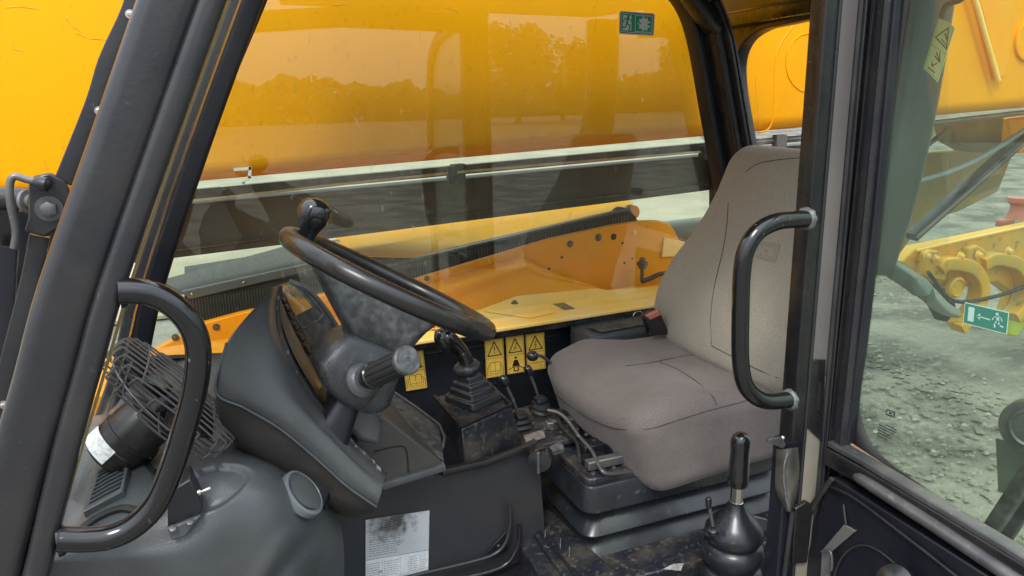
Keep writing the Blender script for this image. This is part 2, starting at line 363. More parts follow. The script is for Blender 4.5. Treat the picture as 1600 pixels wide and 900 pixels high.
def hedge():
    vs, fs = [], []; rnd = random.Random(3)
    for i in range(9000):
        x = rnd.uniform(-30, 75); hh = 2.3+.6*math.sin(x*.23)+.25*math.sin(x*.9+1)+.2*math.sin(x*2.3)
        p = V((x, -52+rnd.uniform(-2, 2), rnd.random()*hh)); s = rnd.uniform(.18, .4)
        a = V((rnd.uniform(-1, 1), rnd.uniform(-.6, .6), rnd.uniform(-1, 1))).normalized()*s; b = a.cross(V((0, 1, rnd.random()))).normalized()*s
        k = len(vs); vs += [p-a, p+b, p+a, p-b]; fs.append([k, k+1, k+2, k+3])
    tag(mk('woodland', vs, fs, M['leaf']), 'distant line of bushes along the far side of the yard', kind='stuff')
hedge()
def stones():
    vs, fs = [], []; rnd = random.Random(21)
    for i in range(800):
        d = rnd.uniform(2.4, 9); a = R(rnd.uniform(40, 64)); x, y = d*math.sin(a), d*math.cos(a); s = rnd.uniform(.005, .02)*(d/5)**.7
        z = .03*math.sin(x*1.3)*math.cos(y*.9)+s*.3; n0 = len(vs)
        for dx, dy, dz in ((1, 0, 0), (0, 1, 0), (-1, 0, 0), (0, -1, 0), (0, 0, .8), (0, 0, -.6)):
            q = rnd.uniform(.7, 1.3); vs.append(V((x+dx*s*q, y+dy*s*q, z+dz*s*q)))
        fs += [[n0+p, n0+(p+1) % 4, n0+4] for p in range(4)]+[[n0+(p+1) % 4, n0+p, n0+5] for p in range(4)]
    tag(mk('stones', vs, fs, mat('pale_stone', (.29, .28, .245), .9, c2=(.22, .21, .19), cs=6), ang=50), 'scattered pale stones on the yard ground', kind='stuff')
stones()
tree(18.5, -40, 5.6, 'broad tree standing in front of the far hedge line')
tree(22.5, -42, 4.6, 'shorter bushy tree beside the broad tree')
tree(36, -46, 6.0, 'tree at the end of the far hedge line')
sh = thing('shed', 'pale metal shed with low pitched roof across the yard', 'shed', (-4, -44, 0))
prism('wall', [V((-9, -41, 0)), V((1, -41, 0)), V((1, -41, 2.2)), V((-9, -41, 2.2))], (0, -6, 0), M['shed'], sh)
prism('roof', [V((1.3, -40.6, 2.2)), V((1.3, -44, 3.3)), V((1.3, -47.4, 2.2))], (-10.6, 0, 0), M['shedroof'], sh)

# ------------------------------------------------------------------ boom and rear gear
BY = 2.28
b0 = P(300, 287, y=BY); b1 = P(1110, 214, y=BY); bsl = (b1.z-b0.z)/(b1.x-b0.x)
def bz(x): return b0.z+(x-b0.x)*bsl
boom = thing('telehandler_boom', 'long orange yellow lifting boom filling the view beyond the far cab window', 'boom', (1, BY+.25, 0))
secs = []
for x in (-2.6, -1, 0, 1, 2, 3, 4.6):
    secs.append([V((x, BY+.24+a, bz(x)+.42+b)) for a, b in rrect(.24, .42, .055, 6)])
mk('boom_body', *g_loft(secs), M['yellow'], boom, ang=30)
def onboom(l, off=.0): return [P(a, b, y=BY-off) for a, b in l]
bead = [(1247, 27), (1238, 42), (1224, 62), (1214, 82), (1210, 110), (1209, 150), (1207, 185), (1200, 202), (1186, 207)]
tube('weld_seam', onboom(bead, -.001), .0035, M['yellow_deep'], boom, n=8)
tube('pressed_ring', [P(1262+34*math.sin(a)*1, 98-46*math.cos(a), y=BY) for a in [R(q) for q in range(0, 361, 20)]], .0035, M['yellow'], boom, n=6, k=1)
lt = []
for a, b in (((367, 265), (391, 263)), ((391, 262), (390, 277)), ((390, 277), (381, 286)), ((381, 286), (346, 289.5))):
    pa, pb = P(*a, y=BY-.002), P(*b, y=BY-.002); d = (pb-pa).normalized(); q = V((0, 1, 0)).cross(d)*.0042
    lt.append(g_prism([pa-q-d*.003, pb-q+d*.003, pb+q+d*.003, pa+q-d*.003], (0, .003, 0)))
mk('letter_mark', *join(lt), M['sticker_w'], boom, label='white hooked end of a painted letter on the lower edge')
sc_l = []
for l in ([(100, 22), (112, 38), (126, 50)], [(104, 30), (118, 45)], [(16, 62), (22, 76), (38, 80)], [(120, 52), (140, 60), (166, 62)], [(8, 12), (30, 10), (60, 14)], [(520, 8), (540, 6)], [(700, 12), (716, 20)], [(640, 200), (646, 204)], [(1180, 120), (1184, 170), (1186, 196)]):
    mk('scratch', *g_tube([P(a, b, y=BY-.0004) for a, b in l], .0009, 5), M['scratch'], boom)
# wedge rib and disc on the boom seen through the door glass
prism('rib_plate', onboom([(1524, -30), (1562, 122), (1570, 120), (1597, -30)], .035), (0, .04, 0), M['yellow_deep'], boom, bev=.004)
tube('rib_edge', onboom([(1516, -30), (1560, 126)], .04), .010, M['yellow_dusty'], boom, n=8)
lathe('pivot_disc', P(1606, 62, y=BY), (0, -1, 0), [(0, .085), (.012, .085), (.014, .075), (.006, .07), (.006, .0)], M['yellow'], boom)
# under-boom plumbing
pipe = thing('return_pipe', 'thin pale steel pipe running beneath the boom beyond the far window', 'pipe', (.7, 2.36, 1.6))
tube('pipe_run', Ps([(120, 333), (285, 316), (705, 270), (1110, 236)], y=2.36), .0042, M['cream'], pipe, n=8)
for a in ((706, 272), (1100, 238)): box('clamp', P(*a, y=2.36), (.03, .03, .05), M['black'], pipe, bev=.003)
prism('reflected_pillar_bracket', Ps([(708, 258), (728, 256), (728, 290), (710, 291)], y=2.40), (0, .04, 0), M['black'], pipe, bev=.003)  # black piece standing mostly for the pillar's reflection in the window
beam = thing('chassis_rail', 'dark steel chassis rail below the boom behind the far window', 'rail', (.7, 2.6, 1.2))
prism('rail_web', Ps([(60, 341), (285, 321), (1118, 243), (1118, 296), (984, 313), (430, 384), (259, 405), (60, 430)], y=2.6), (0, .1, 0), mat('dusty_dark_rail', (.050, .050, .044), .6, c2=(.085, .083, .07), cs=4, c3=(.13, .12, .10), c3s=30, c3lo=.6, c3hi=.75, c3a=.4), beam, bev=.004)
prism('rail_lip', Ps([(60, 326), (285, 298), (1118, 222), (1118, 236), (285, 313), (60, 342)], y=2.62), (0, .03, 0), M['steel'], beam)
tube('reflected_line', Ps([(60, 418), (265, 393), (740, 332), (1119, 287)], y=2.59), .0035, M['steel'], beam, n=6)  # thin bar laid in for a reflected line in the window glass
# lower works: rear window view
rp = thing('hydraulic_pipe', 'grey hydraulic pipe with clamp seen under the boom through the rear window', 'pipe', (2.2, 2.35, 1.8))
tube('pipe_run', Ps([(1120, 232), (1185, 222), (1290, 212), (1600, 176)], y=2.34), .012, M['steel'], rp, n=10)
box('pipe_clamp', P(1218, 222, y=2.33), (.05, .03, .055), M['jamb'], rp, bev=.004)
prism('backing_rail', Ps([(1120, 238), (1262, 226), (1262, 330), (1120, 330)], y=2.5), (0, .05, 0), M['navy'], rp)

# engine cover, side plate, pan
hood = thing('engine_cover', 'long engine cover with yellow lid and dark mesh grille beyond the far window', 'cover', (.7, 2.8, .9))
prism('lid', [P(522, 398, y=2.58), P(652, 402, y=2.58), P(985, 326, y=2.58), P(990, 314, y=3.1), P(960, 312, y=3.1), P(526, 364, y=3.1)], (0, 0, -.004), mat('sun_faded_yellow_lid', (.72, .36, .02), .7, spec=.04, c2=(.66, .37, .06), cs=5, c3=(.3, .2, .08), c3s=60, c3lo=.64, c3hi=.75, c3a=.5), hood)
prism('lid_edge', Ps([(600, 415), (986, 325), (986, 328), (600, 418)], y=2.57), (0, .02, 0), M['white_weld'], hood)
prism('grille_side', Ps([(288, 462), (600, 416), (985, 328), (1000, 350), (860, 384), (640, 445), (300, 520)], y=2.585), (0, .05, 0), M['rubber'], hood)
vs, fs = [], []
for i in range(150):
    px_ = 300+i/149*680; py_ = (462-(px_-288)*46/312 if px_ < 600 else 416-(px_-600)*88/385)+7; a = P(px_, py_, y=2.583); b = a-V((0, 0, .075))
    vs_, fs_ = g_prism([a, a+V((.0035, 0, 0)), b+V((.0035, 0, 0)), b], (0, .004, 0)); k = len(vs); vs += vs_; fs += [[q+k for q in f] for f in fs_]
tag(mk('grille_bars', vs, fs, M['steel'], hood), kind='stuff')
prism('side_body', [P(288, 470, y=2.60), P(985, 350, y=2.60), P(985, 350, y=2.60)-V((0, 0, .9)), V((P(288, 470, y=2.60).x, 2.60, P(985, 350, y=2.60).z-.9))], (0, .55, 0), M['rubber'], hood)
prism('trim_strip', Ps([(284, 456), (540, 400), (545, 409), (296, 468)], y=2.57), (0, .02, 0), mat('blue_grey_trim', (.13, .155, .18), .4), hood, bev=.002)
for q in ((381, 441), (300, 459)): bolt('bolt', P(*q, y=2.57), (0, -1, 0), .004, M['chrome'], hood)
prism('mesh_panel', [P(284, 456, y=2.59), P(540, 399, y=2.59), P(530, 374, y=2.9), P(440, 386, y=2.9), P(250, 438, y=2.9)], (0, 0, -.01), mat('woven_mesh', (.17, .165, .145), .8, c2=(.07, .068, .06), cs=260, lo=.42, hi=.58), hood)
lathe('end_roller', P(972, 338, y=2.6), (0, 1, 0), [(0, .035), (.03, .035), (.03, .0)], M['jamb'], hood)
lathe('end_roller', P(990, 332, y=2.62), (0, 1, 0), [(0, .028), (.03, .028), (.03, .0)], M['yellow_deep'], hood)
plate = thing('chassis_side_plate', 'orange chassis plate dotted with bolts and holes beyond the window', 'panel', (.6, 2.45, .9))
prism('plate_body', Ps([(225, 556), (318, 505), (374, 490), (512, 459), (650, 437), (860, 374), (960, 352), (1000, 346), (1030, 345), (1046, 349), (1054, 360), (1062, 376), (1078, 380), (1110, 380), (1110, 500), (900, 520), (225, 620)], y=2.45), (0, .03, 0), M['yellow_deep'], plate, bev=.004)
for q, r, mm in (((891, 381), .008, 'steel'), ((935, 371), .009, 'steel'), ((991, 363), .007, 'yellow_dusty'), ((274, 527), .007, 'steel'), ((338, 511), .007, 'steel'), ((667, 435), .006, 'steel')):
    bolt('bolt', P(*q, y=2.449), (0, -1, 0), r, M[mm], plate)
for q, r in (((959, 370), .012), ((973, 380), .005), ((878, 402), .005), ((858, 420), .005), ((976, 411), .005), ((988, 404), .004), ((850, 434), .004)):
    lathe('hole', P(*q, y=2.4485), (0, 1, 0), [(0, r), (.002, r)], M['fingers'], plate, n=16)
box('lower_body', (.85, 2.24, .86), (2.9, .34, .84), M['yellow_deep'], plate, bev=.01)
prism('flange', Ps([(1038, 372), (1062, 376), (1078, 382), (1078, 400), (1034, 402)], y=2.44), (0, .008, 0), M['yellow_dusty'], plate, bev=.002)
tank = thing('hydraulic_tank', 'grey green cylinder lying behind the orange plate', 'tank', (1.9, 2.9, .9))
mk('tank_body', *g_lathe(P(1020, 366, y=2.75), (1, 0, 0), [(0, .03), (.02, .05), (.3, .055), (.7, .055)], 24), mat('grey_green_paint', (.22, .25, .22), .5), tank)
fit = thing('hose_fitting', 'grey brass pressure fitting with hose on the orange plate', 'fitting', P(1005, 440, y=2.4))
lathe('valve', P(1003, 440, y=2.40), (0, 0, 1), [(0, .007), (.05, .007), (.051, .014), (.062, .015), (.063, .021), (.075, .021), (.076, .012), (.088, .012), (.092, .008)], M['jamb'], fit, n=12)
tube('hose', Ps([(1003, 440), (1014, 436), (1040, 427), (1090, 432)], y=2.38), .009, M['rubber'], fit, n=10)
pan = thing('trough_panel', 'orange folded trough panel with rolled edge outside the far window', 'panel', P(760, 480, y=2.3))
mk('trough', *g_net([[P(*q, y=2.445) for q in ((520, 498), (620, 460), (700, 436), (790, 408), (815, 402), (850, 421), (925, 447))],
                  [P(*q, y=2.41) for q in ((520, 503), (620, 465), (700, 441), (790, 412), (815, 405), (855, 424), (928, 448))],
                  [P(*q, y=2.368) for q in ((520, 512), (620, 474), (705, 450), (793, 420), (817, 412), (858, 429), (930, 449))],
                  [P(*q, y=2.362) for q in ((520, 530), (622, 496), (715, 470), (800, 440), (825, 434), (868, 440), (934, 451))],
                  [P(*q, y=2.33) for q in ((520, 560), (625, 520), (740, 492), (815, 475), (840, 470), (880, 462), (940, 458))]], 5), M['yellow_deep'], pan, ang=80, solid=.004)
deck = thing('side_deck', 'flat pale yellow deck plate just outside the far window sill', 'panel', P(800, 500, z=1.33))
prism('deck_plate', Ps([(560, 545), (610, 518), (747, 484), (808, 462), (935, 450), (950, 453), (1040, 446), (1120, 440), (1120, 460), (760, 516), (600, 541)], z=1.355), (0, 0, -.012), M['yellow_dusty'], deck, bev=.003)
prism('cover_flap', Ps([(756, 487), (808, 463), (868, 489), (828, 497)], z=1.357), (0, 0, .002), M['yellow_dusty'], deck, bev=.001)
prism('slot', Ps([(864, 475), (881, 473), (898, 482), (882, 484)], z=1.3565), (0, 0, .001), mat('rusty_slot', (.10, .07, .04), .8, c2=(.2, .16, .1), cs=60), deck)
lathe('cap_nut', P(804, 474, z=1.36), (0, 0, 1), [(0, .011), (.003, .011), (.004, .007), (.009, .006)], M['jamb'], deck, n=12)

fp = []
for i in range(4):
    x = 640
    while x < 738-i*10: w_ = random.uniform(3, 8); fp.append(g_prism([P(x, 506+i*4-(x-640)*.1, z=1.3575), P(x+w_, 506+i*4-(x+w_-640)*.1, z=1.3575), P(x+w_, 507.6+i*4-(x+w_-640)*.1, z=1.3575), P(x, 507.6+i*4-(x-640)*.1, z=1.3575)], (0, 0, .0006))); x += w_+2
tag(mk('faint_print', *join(fp), mat('faded_red_ink', (.55, .15, .02), .6), deck), kind='stuff')
# things beyond the door glass
hit = thing('hitch_carriage', 'yellow hitch carriage with two curled hooks standing outside beyond the door glass', 'attachment', P(1500, 540, y=3.4))
prism('cross_beam', Ps([(1410, 410), (1429, 390), (1700, 335), (1760, 470), (1600, 470), (1560, 440), (1486, 452), (1432, 430)], y=3.4), (0, .12, 0), M['hitch'], hit, bev=.01)
for dx, nm in ((0, 0), (66, 1)):
    arc = [(1462+dx, 420), (1470+dx, 412), (1492+dx, 411), (1514+dx, 418), (1527+dx, 436), (1529+dx, 460), (1518+dx, 484), (1500+dx, 505), (1494+dx, 512)] if dx == 0 else [(1530, 412), (1545, 404), (1565, 405), (1584, 412), (1597, 430), (1600, 455), (1592, 480), (1580, 495)]
    mk('hook', *g_sweep(smooth(Ps(arc, y=3.36), 4), rrect(.055, .042, .012, 3), ref=V((0, 1, 0))), M['hitch'], hit)
    base = [(1443, 432), (1447, 396), (1457, 391), (1468, 392), (1480, 412), (1478, 440)] if dx == 0 else [(1512, 410), (1516, 388), (1528, 383), (1541, 391), (1552, 408), (1530, 420)]
    prism('hook_lug', Ps(base, y=3.34), (0, .07, 0), M['hitch'], hit, bev=.012)
prism('side_blade', Ps([(1590, 420), (1760, 400), (1760, 520), (1572, 490)], y=3.45), (0, .08, 0), M['hitch'], hit, bev=.01)
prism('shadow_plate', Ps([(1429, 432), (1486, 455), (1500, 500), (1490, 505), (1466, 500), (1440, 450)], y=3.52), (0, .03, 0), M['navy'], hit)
for q_ in ((1462, 404), (1528, 398), (1448, 400), (1575, 392), (1500, 400)): bolt('bolt', P(*q_, y=3.33), (0, -1, 0), .018, M['yellow_dusty'], hit, h=.02)
lathe('pin_boss', P(1489, 448, y=3.35), (0, -1, 0), [(0, .07), (.03, .07), (.04, .055), (.03, .05), (.03, 0)], M['hitch'], hit, n=24)
tube('hydraulic_line', Ps([(1450, 425), (1490, 470), (1560, 462), (1620, 440)], y=3.30), .013, M['navy'], hit, n=8)
tube('weld_bead', Ps([(1432, 392), (1500, 376), (1620, 350)], y=3.395), .010, M['yellow_dusty'], hit, n=6, k=2)
st = thing('lift_strut', 'broad black strut leaning across behind the door glass below the boom', 'strut', P(1420, 370, y=2.55))
mk('strut_arm', *g_sweep(Ps([(1424, 370), (1620, 196)], y=2.55), rrect(.030, .02, .006, 2), ref=V((0, 1, 0))), M['navy'], st)
mk('strut_rail', *g_sweep(Ps([(1432, 371), (1620, 206)], y=2.52), rrect(.006, .008, .002, 2), ref=V((0, 1, 0))), M['jamb'], st)
h2 = thing('hydraulic_hose', 'blue grey hydraulic hose sagging under the boom behind the door glass', 'hose', P(1410, 290, y=2.5))
tube('hose_run', Ps([(1370, 296), (1440, 282), (1500, 262), (1550, 236), (1620, 190)], y=2.5), .012, mat('blue_grey_hose', (.20, .27, .28), .5), h2, n=10)
tube('hose_run', Ps([(1420, 245), (1450, 226), (1482, 200)], y=2.48), .011, M['steel'], h2, n=10)
lk = thing('linkage_bracket', 'brown shaded linkage bracket hanging below the rear of the boom', 'bracket', P(1530, 240, y=2.62))
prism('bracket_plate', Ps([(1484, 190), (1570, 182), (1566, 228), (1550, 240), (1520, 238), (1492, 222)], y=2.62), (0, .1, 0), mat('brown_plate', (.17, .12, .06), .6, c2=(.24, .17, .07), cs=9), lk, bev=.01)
prism('bracket_arm', Ps([(1572, 186), (1640, 176), (1640, 236), (1590, 240)], y=2.7), (0, .1, 0), M['yellow_deep'], lk, bev=.01)
lathe('pivot_pin', P(1446, 208, y=2.5), (0, -1, 0), [(0, .028), (.02, .028), (.03, .022), (.03, 0)], M['yellow_dusty'], lk)
pst = thing('rear_mast', 'dusty ochre mast panel below the boom left of the leaning strut', 'panel', P(1400, 400, y=2.9))
prism('mast_plate', Ps([(1430, 240), (1590, 225), (1560, 300), (1500, 330), (1440, 350), (1405, 400), (1378, 402), (1400, 300)], y=2.95), (0, .06, 0), mat('ochre_paint', (.34, .24, .07), .6, c2=(.25, .20, .09), cs=5), pst, bev=.01)
prism('tip', Ps([(1372, 402), (1398, 394), (1390, 406)], y=2.9), (0, .05, 0), M['yellow'], pst)
red = thing('red_valve', 'faded red valve block at the right edge beyond the door glass', 'valve', P(1585, 350, y=3.6))
mk('valve_body', *join([g_lathe(P(1588, 342, y=3.6), (0, 0, 1), [(0, .075), (.06, .05), (.1, .05), (.12, .075), (.15, .075), (.15, 0)], 14)]), M['pink'], red)
box('valve_arm', P(1570, 348, y=3.6), (.12, .06, .05), M['pink'], red, bev=.01)
lime = thing('lime_panel', 'lime green painted panel low at the right beyond the exit sticker', 'panel', P(1590, 520, y=3.7))
prism('lime_plate', Ps([(1572, 488), (1680, 495), (1680, 520), (1600, 512), (1590, 526), (1572, 524)], y=3.5), (0, .05, 0), M['ygreen'], lime, bev=.01)

# ------------------------------------------------------------------ cab shell
cab = thing('vehicle_cab', 'black painted cab frame with pillars, far side window, rear window and roof', 'cab', (.7, 1.5, .8))
# near A pillar: two ridges, swept
apath = [(262+26, -60), (258, 10), (203, 130), (155, 260), (110, 450), (66, 620), (10, 830), (-20, 940)]
main = smooth([P(a, b, y=1.07) for a, b in [(297, -60), (268, 0), (186, 235), (110, 450), (72, 590), (34, 720), (-12, 900), (-35, 980)]], 4)
mk('front_pillar', *g_sweep(main, rrect(.040, .0335, .020, 5), ref=V((0, 1, 0))), M['pillar'], cab, label='smooth grey black front door pillar leaning left')
rid = smooth([P(a, b, y=1.06) for a, b in [(358, -60), (332, 0), (248, 235), (174, 450), (143, 560), (107, 690), (57, 900), (35, 980)]], 4)
mk('pillar_rib', *g_sweep(rid, rrect(.034, .0155, .012, 5), ref=V((0, 1, 0))), M['pillar'], cab)
gro = smooth([P(a, b, y=1.075) for a, b in [(335, -60), (309, 0), (226, 235), (152, 450), (119, 570), (82, 700), (30, 900), (8, 980)]], 4)
mk('pillar_groove', *g_sweep(gro, rrect(.026, .014, .006, 3), ref=V((0, 1, 0))), M['navy'], cab)
seal = smooth([P(a, b, y=1.12) for a, b in [(383, -60), (358, 0), (273, 235), (202, 450), (170, 560), (128, 700), (105, 780)]], 4)
mk('windscreen_seal', *g_tube(seal, .0022, 8), mat('yellowed_seal', (.30, .22, .08), .5), cab, ang=60)
# far A pillar and far window frame
def strip(l, y, w, d, m, name, k=4, **kw):
    return mk(name, *g_sweep(smooth([P(a, b, y=y) for a, b in l], k), rrect(d, w, min(w, d)*.3, 3), ref=V((0, 1, 0))), M[m], cab, **kw)
strip([(408, -60), (383, 0), (300, 230), (232, 440), (205, 560), (176, 650), (130, 780)], 1.93, .036, .05, 'navy', 'far_front_pillar')
strip([(425, -60), (404, 0), (322, 200), (268, 370), (236, 470), (215, 560), (200, 640)], 1.96, .017, .03, 'black', 'window_seal')
strip([(407, -60), (395, -20), (312, 195), (258, 370), (225, 470), (205, 560)], 1.935, .004, .034, 'pillar', 'seal_lip')
# window rear edge: rounded corner
wr = [(880, -60), (980, -45), (1040, -25), (1070, 5), (1090, 60), (1108, 160), (1122, 240), (1140, 330), (1160, 420), (1175, 480)]
strip(wr, 1.965, .022, .03, 'navy', 'window_seal', 5)
strip([(a+26, b-2) for a, b in wr[3:]], 1.93, .028, .05, 'black', 'rear_corner_post', 5)
strip([(a+40, b-2) for a, b in wr[3:]], 1.89, .004, .03, 'pillar', 'post_trim', 5)
strip([(a+46, b-2) for a, b in wr[3:]], 1.89, .003, .03, 'boss', 'post_trim', 5)
# side window glass
gl_ = [(430, -110), (404, 0), (322, 200), (268, 370), (236, 470), (190, 640), (560, 575), (1180, 480), (1150, 330), (1122, 240), (1090, 60), (1070, -110)]
prism('side_window', Ps(gl_, y=2.0), (0, .004, 0), M['glass'], cab, label='far side window with reflections of the yard')
# front windscreen (nearly edge-on)
wp = [P(350, -60, y=1.14), P(205, 440, y=1.14), P(110, 740, y=1.14), P(190, 600, y=1.90), P(232, 440, y=1.90), P(400, -60, y=1.90)]
n1 = smooth([P(a, b, y=1.125) for a, b in [(383, -60), (358, 0), (273, 235), (202, 450), (170, 560), (128, 700), (105, 780)]], 3)
n2 = smooth([P(a, b, y=1.885) for a, b in [(408, -60), (383, 0), (300, 230), (232, 440), (205, 560), (176, 650), (130, 780)]], 3)
nn = len(n1); mk('windscreen', n1+n2, [[i, i+1, nn+i+1, nn+i] for i in range(nn-1)], M['glass3'], cab, solid=.004, label='front windscreen seen nearly edge on')
# rear wall with rear window
rw0 = V((1.60, 1.95, 0)); rw1 = V((1.46, 1.12, 0)); rdir = (rw1-rw0).normalized(); rn = V((rdir.y, -rdir.x, 0))
def RW(px, py):
    d = MW @ V((px-800, 450-py, -F)); nrm = rdir.cross(V((0, 0, 1))); t = (rw0-CAM).dot(nrm)/d.dot(nrm); return CAM+d*t
ro = [(1158, 300), (1168, 240), (1160, 180), (1154, 130), (1156, 85), (1172, 58), (1200, 42), (1300, 22), (1420, 0)]
inner = smooth([RW(*q) for q in [(1190, 330), (1176, 250), (1166, 190), (1158, 140), (1157, 95), (1170, 62), (1198, 42), (1240, 32), (1330, 12)]], 4)
mk('rear_window_frame', *g_sweep(inner, rrect(.02, .009, .004, 3), ref=rn), M['navy'], cab)
of = [RW(1120, 330), RW(1126, 200), RW(1118, 60), RW(1110, -40), RW(1330, -80), RW(1330, 12)]
hp = inner[::-1]; pts = [V(p) for p in [RW(1134, 330), RW(1126, 200), RW(1112, 40), RW(1105, -30), RW(1330, -50)]] + hp
mk('rear_wall_panel', *g_prism(pts, -rn*.02 if (-rn).x > 0 else rn*.02), M['black'], cab)
prism('rear_window', [RW(1180, 460), RW(1150, 100), RW(1180, 30), RW(1480, 0), RW(1480, 460)], (.004, 0, 0), M['glass3'], cab, label='small rear window with rounded corner')
tube('rear_strap', [RW(1122, 38)-V((.02, 0, 0)), RW(1130, 90)-V((.03, 0, 0)), RW(1142, 140)-V((.02, 0, 0))], .006, M['gloss'], cab, n=8)
prism('rear_wall_lower', [V((1.625, 1.97, .8)), V((1.625, 1.97, 1.40)), V((1.545, 1.48, 1.40)), V((1.545, 1.48, .8))], (.02, 0, 0), M['black'], cab)
box('floor_skirt', (.45, 1.55, .70), (1.8, .92, .34), M['black'], cab, bev=.02)
# headliner
hl = [V((.35, .98, 2.31)), V((1.62, .98, 2.285)), V((1.70, 2.02, 2.275)), V((.22, 2.02, 2.30))]
mk('roof_panel', *g_prism(hl, (0, 0, .06)), mat('brown_black_headliner', (.045, .04, .037), .8, bump=.2, bs=300), cab, bev=.01)
mk('roof_rail', *g_sweep([RW(1100, 42)-V((.03, 0, 0)), RW(1290, 8)-V((.03, 0, 0))], rrect(.02, .02, .006, 2), ref=V((0, 0, 1))), M['black'], cab)
mk('roof_rail', *g_sweep([P(1063, -30, y=1.9), P(1110, 38, y=1.9), P(1118, 44, y=1.9)], rrect(.03, .02, .006, 2), ref=V((0, 1, 0))), M['black'], cab)
mk('door_header', *g_sweep([V((.12, 1.07, 2.235)), V((.55, 1.06, 2.265)), V((1.03, 1.06, 2.25))], rrect(.035, .03, .008, 3), ref=V((0, 0, 1))), M['black'], cab)
tube('roof_trim', [RW(1106, 32)-V((.05, 0, 0)), RW(1290, -4)-V((.05, 0, 0))], .003, M['steel'], cab, n=6)
# far wall, sill
prism('side_wall', [P(150, 700, y=1.99), P(230, 562, y=1.99), P(600, 545, y=1.99), P(1150, 470, y=1.99), V((1.62, 1.99, .8)), V((-.5, 1.99, .8))], (0, .03, 0), mat('black_side_wall', (.013, .015, .021), .33, c2=(.02, .021, .026), cs=10, rvar=.1, bump=.03, bs=100, c3=(.12, .11, .10), c3s=40, c3lo=.72, c3hi=.76, c3a=.3), cab)
sl0, sl1 = P(600, 543, y=1.96), P(1150, 461, y=1.96)
mk('window_sill', *g_sweep([P(225, 578, y=1.965), sl0, P(760, 521, y=1.965), sl1], rrect(.024, .011, .004, 3), ref=V((0, 1, 0))), M['sill'], cab)
mk('sill_lip', *g_sweep([P(600, 533, y=1.985), P(760, 517, y=1.985), P(1150, 454, y=1.985)], rrect(.012, .004, .002, 2), ref=V((0, 1, 0))), M['steel'], cab)
mk('wall_seam', *g_sweep([P(615, 560, y=1.988), P(1150, 486, y=1.988)], rrect(.004, .003, .001, 2), ref=V((0, 1, 0))), M['black'], cab)
# B pillar
zt, zb = 2.5, .75
def vpost(name, x0, x1, y0, y1, m, z0=zb, z1=zt, r=.004, **kw):
    prof = [( (x0+x1)/2+a, (y0+y1)/2+b) for a, b in rrect(abs(x1-x0)/2, abs(y1-y0)/2, r, 3)]
    return mk(name, *g_loft([[V((a, b, z0)) for a, b in prof], [V((a, b, z1)) for a, b in prof]]), M[m], cab, **kw)
vpost('rear_door_pillar', 1.000, 1.029, 1.05, 1.088, 'black', r=.004, label='tall black square door pillar with the grab handle welded on')
vpost('pillar_edge', 1.0295, 1.037, 1.050, 1.088, 'pillar', r=.003)
vpost('jamb_panel', 1.0375, 1.078, 1.056, 1.12, 'jamb', z0=1.455, r=.004)
vpost('jamb_panel', 1.0375, 1.078, 1.055, 1.118, 'beige', z0=.7, z1=1.454, r=.004, label='beige lower stretch of the jamb')
vpost('door_seal', 1.078, 1.098, 1.052, 1.12, 'rubber', r=.006)
vpost('seal_ridge', 1.083, 1.088, 1.045, 1.053, 'pillar', r=.002)
vpost('seal_ridge', 1.0935, 1.0975, 1.043, 1.053, 'black', r=.0015)
prism('striker_plate', Ps([(1270, 562), (1291, 562), (1285, 690), (1262, 668)], y=1.050), (0, .0035, 0), M['black'], cab, bev=.003)
prism('striker_slot', Ps([(1279, 598), (1283, 598), (1280, 642), (1276, 640)], y=1.0492), (0, .003, 0), M['fingers'], cab)
prism('striker_plate', Ps([(1243, 795), (1262, 784), (1272, 790), (1262, 880), (1238, 882)], y=1.045), (0, .02, 0), M['black'], cab, bev=.003)
# weld bulge
mk('lock_housing', *g_net([[P(*q, y=1.055) for q in ((1213, 702), (1212, 730), (1212, 765), (1226, 797))],
                         [P(*q, y=1.030) for q in ((1225, 702), (1224, 730), (1223, 765), (1230, 799))],
                         [P(*q, y=1.022) for q in ((1236, 700), (1238, 730), (1237, 765), (1234, 800))],
                         [P(*q, y=1.045) for q in ((1247, 699), (1249, 730), (1247, 765), (1237, 798))]], 4), mat('smeared_housing_paint', (.05, .048, .044), .35, c2=(.12, .11, .085), cs=25), cab, ang=70)
tube('weld_seam', [P(*q, y=1.024) for q in ((1231, 706), (1225, 730), (1226, 765), (1232, 795))], .0018, M['white_weld'], cab, n=6)
prism('lock_tab', Ps([(1201, 692), (1203, 686), (1222, 684), (1228, 694), (1224, 702), (1214, 697)], y=1.04), (0, .008, 0), M['steel'], cab, bev=.001)
lathe('tab_bolt', P(1222, 686, y=1.036), (0, -.4, 1), [(0, .004), (.006, .004), (.008, .002)], M['chrome'], cab, n=8)
vpost('lower_pillar', .985, 1.012, 1.046, 1.086, 'navy', z0=.7, z1=1.335, r=.004)
mk('lower_pillar_edge', *g_tube([P(1238, 800, y=1.04), P(1224, 910, y=1.04)], .005, 8), M['pillar'], cab)
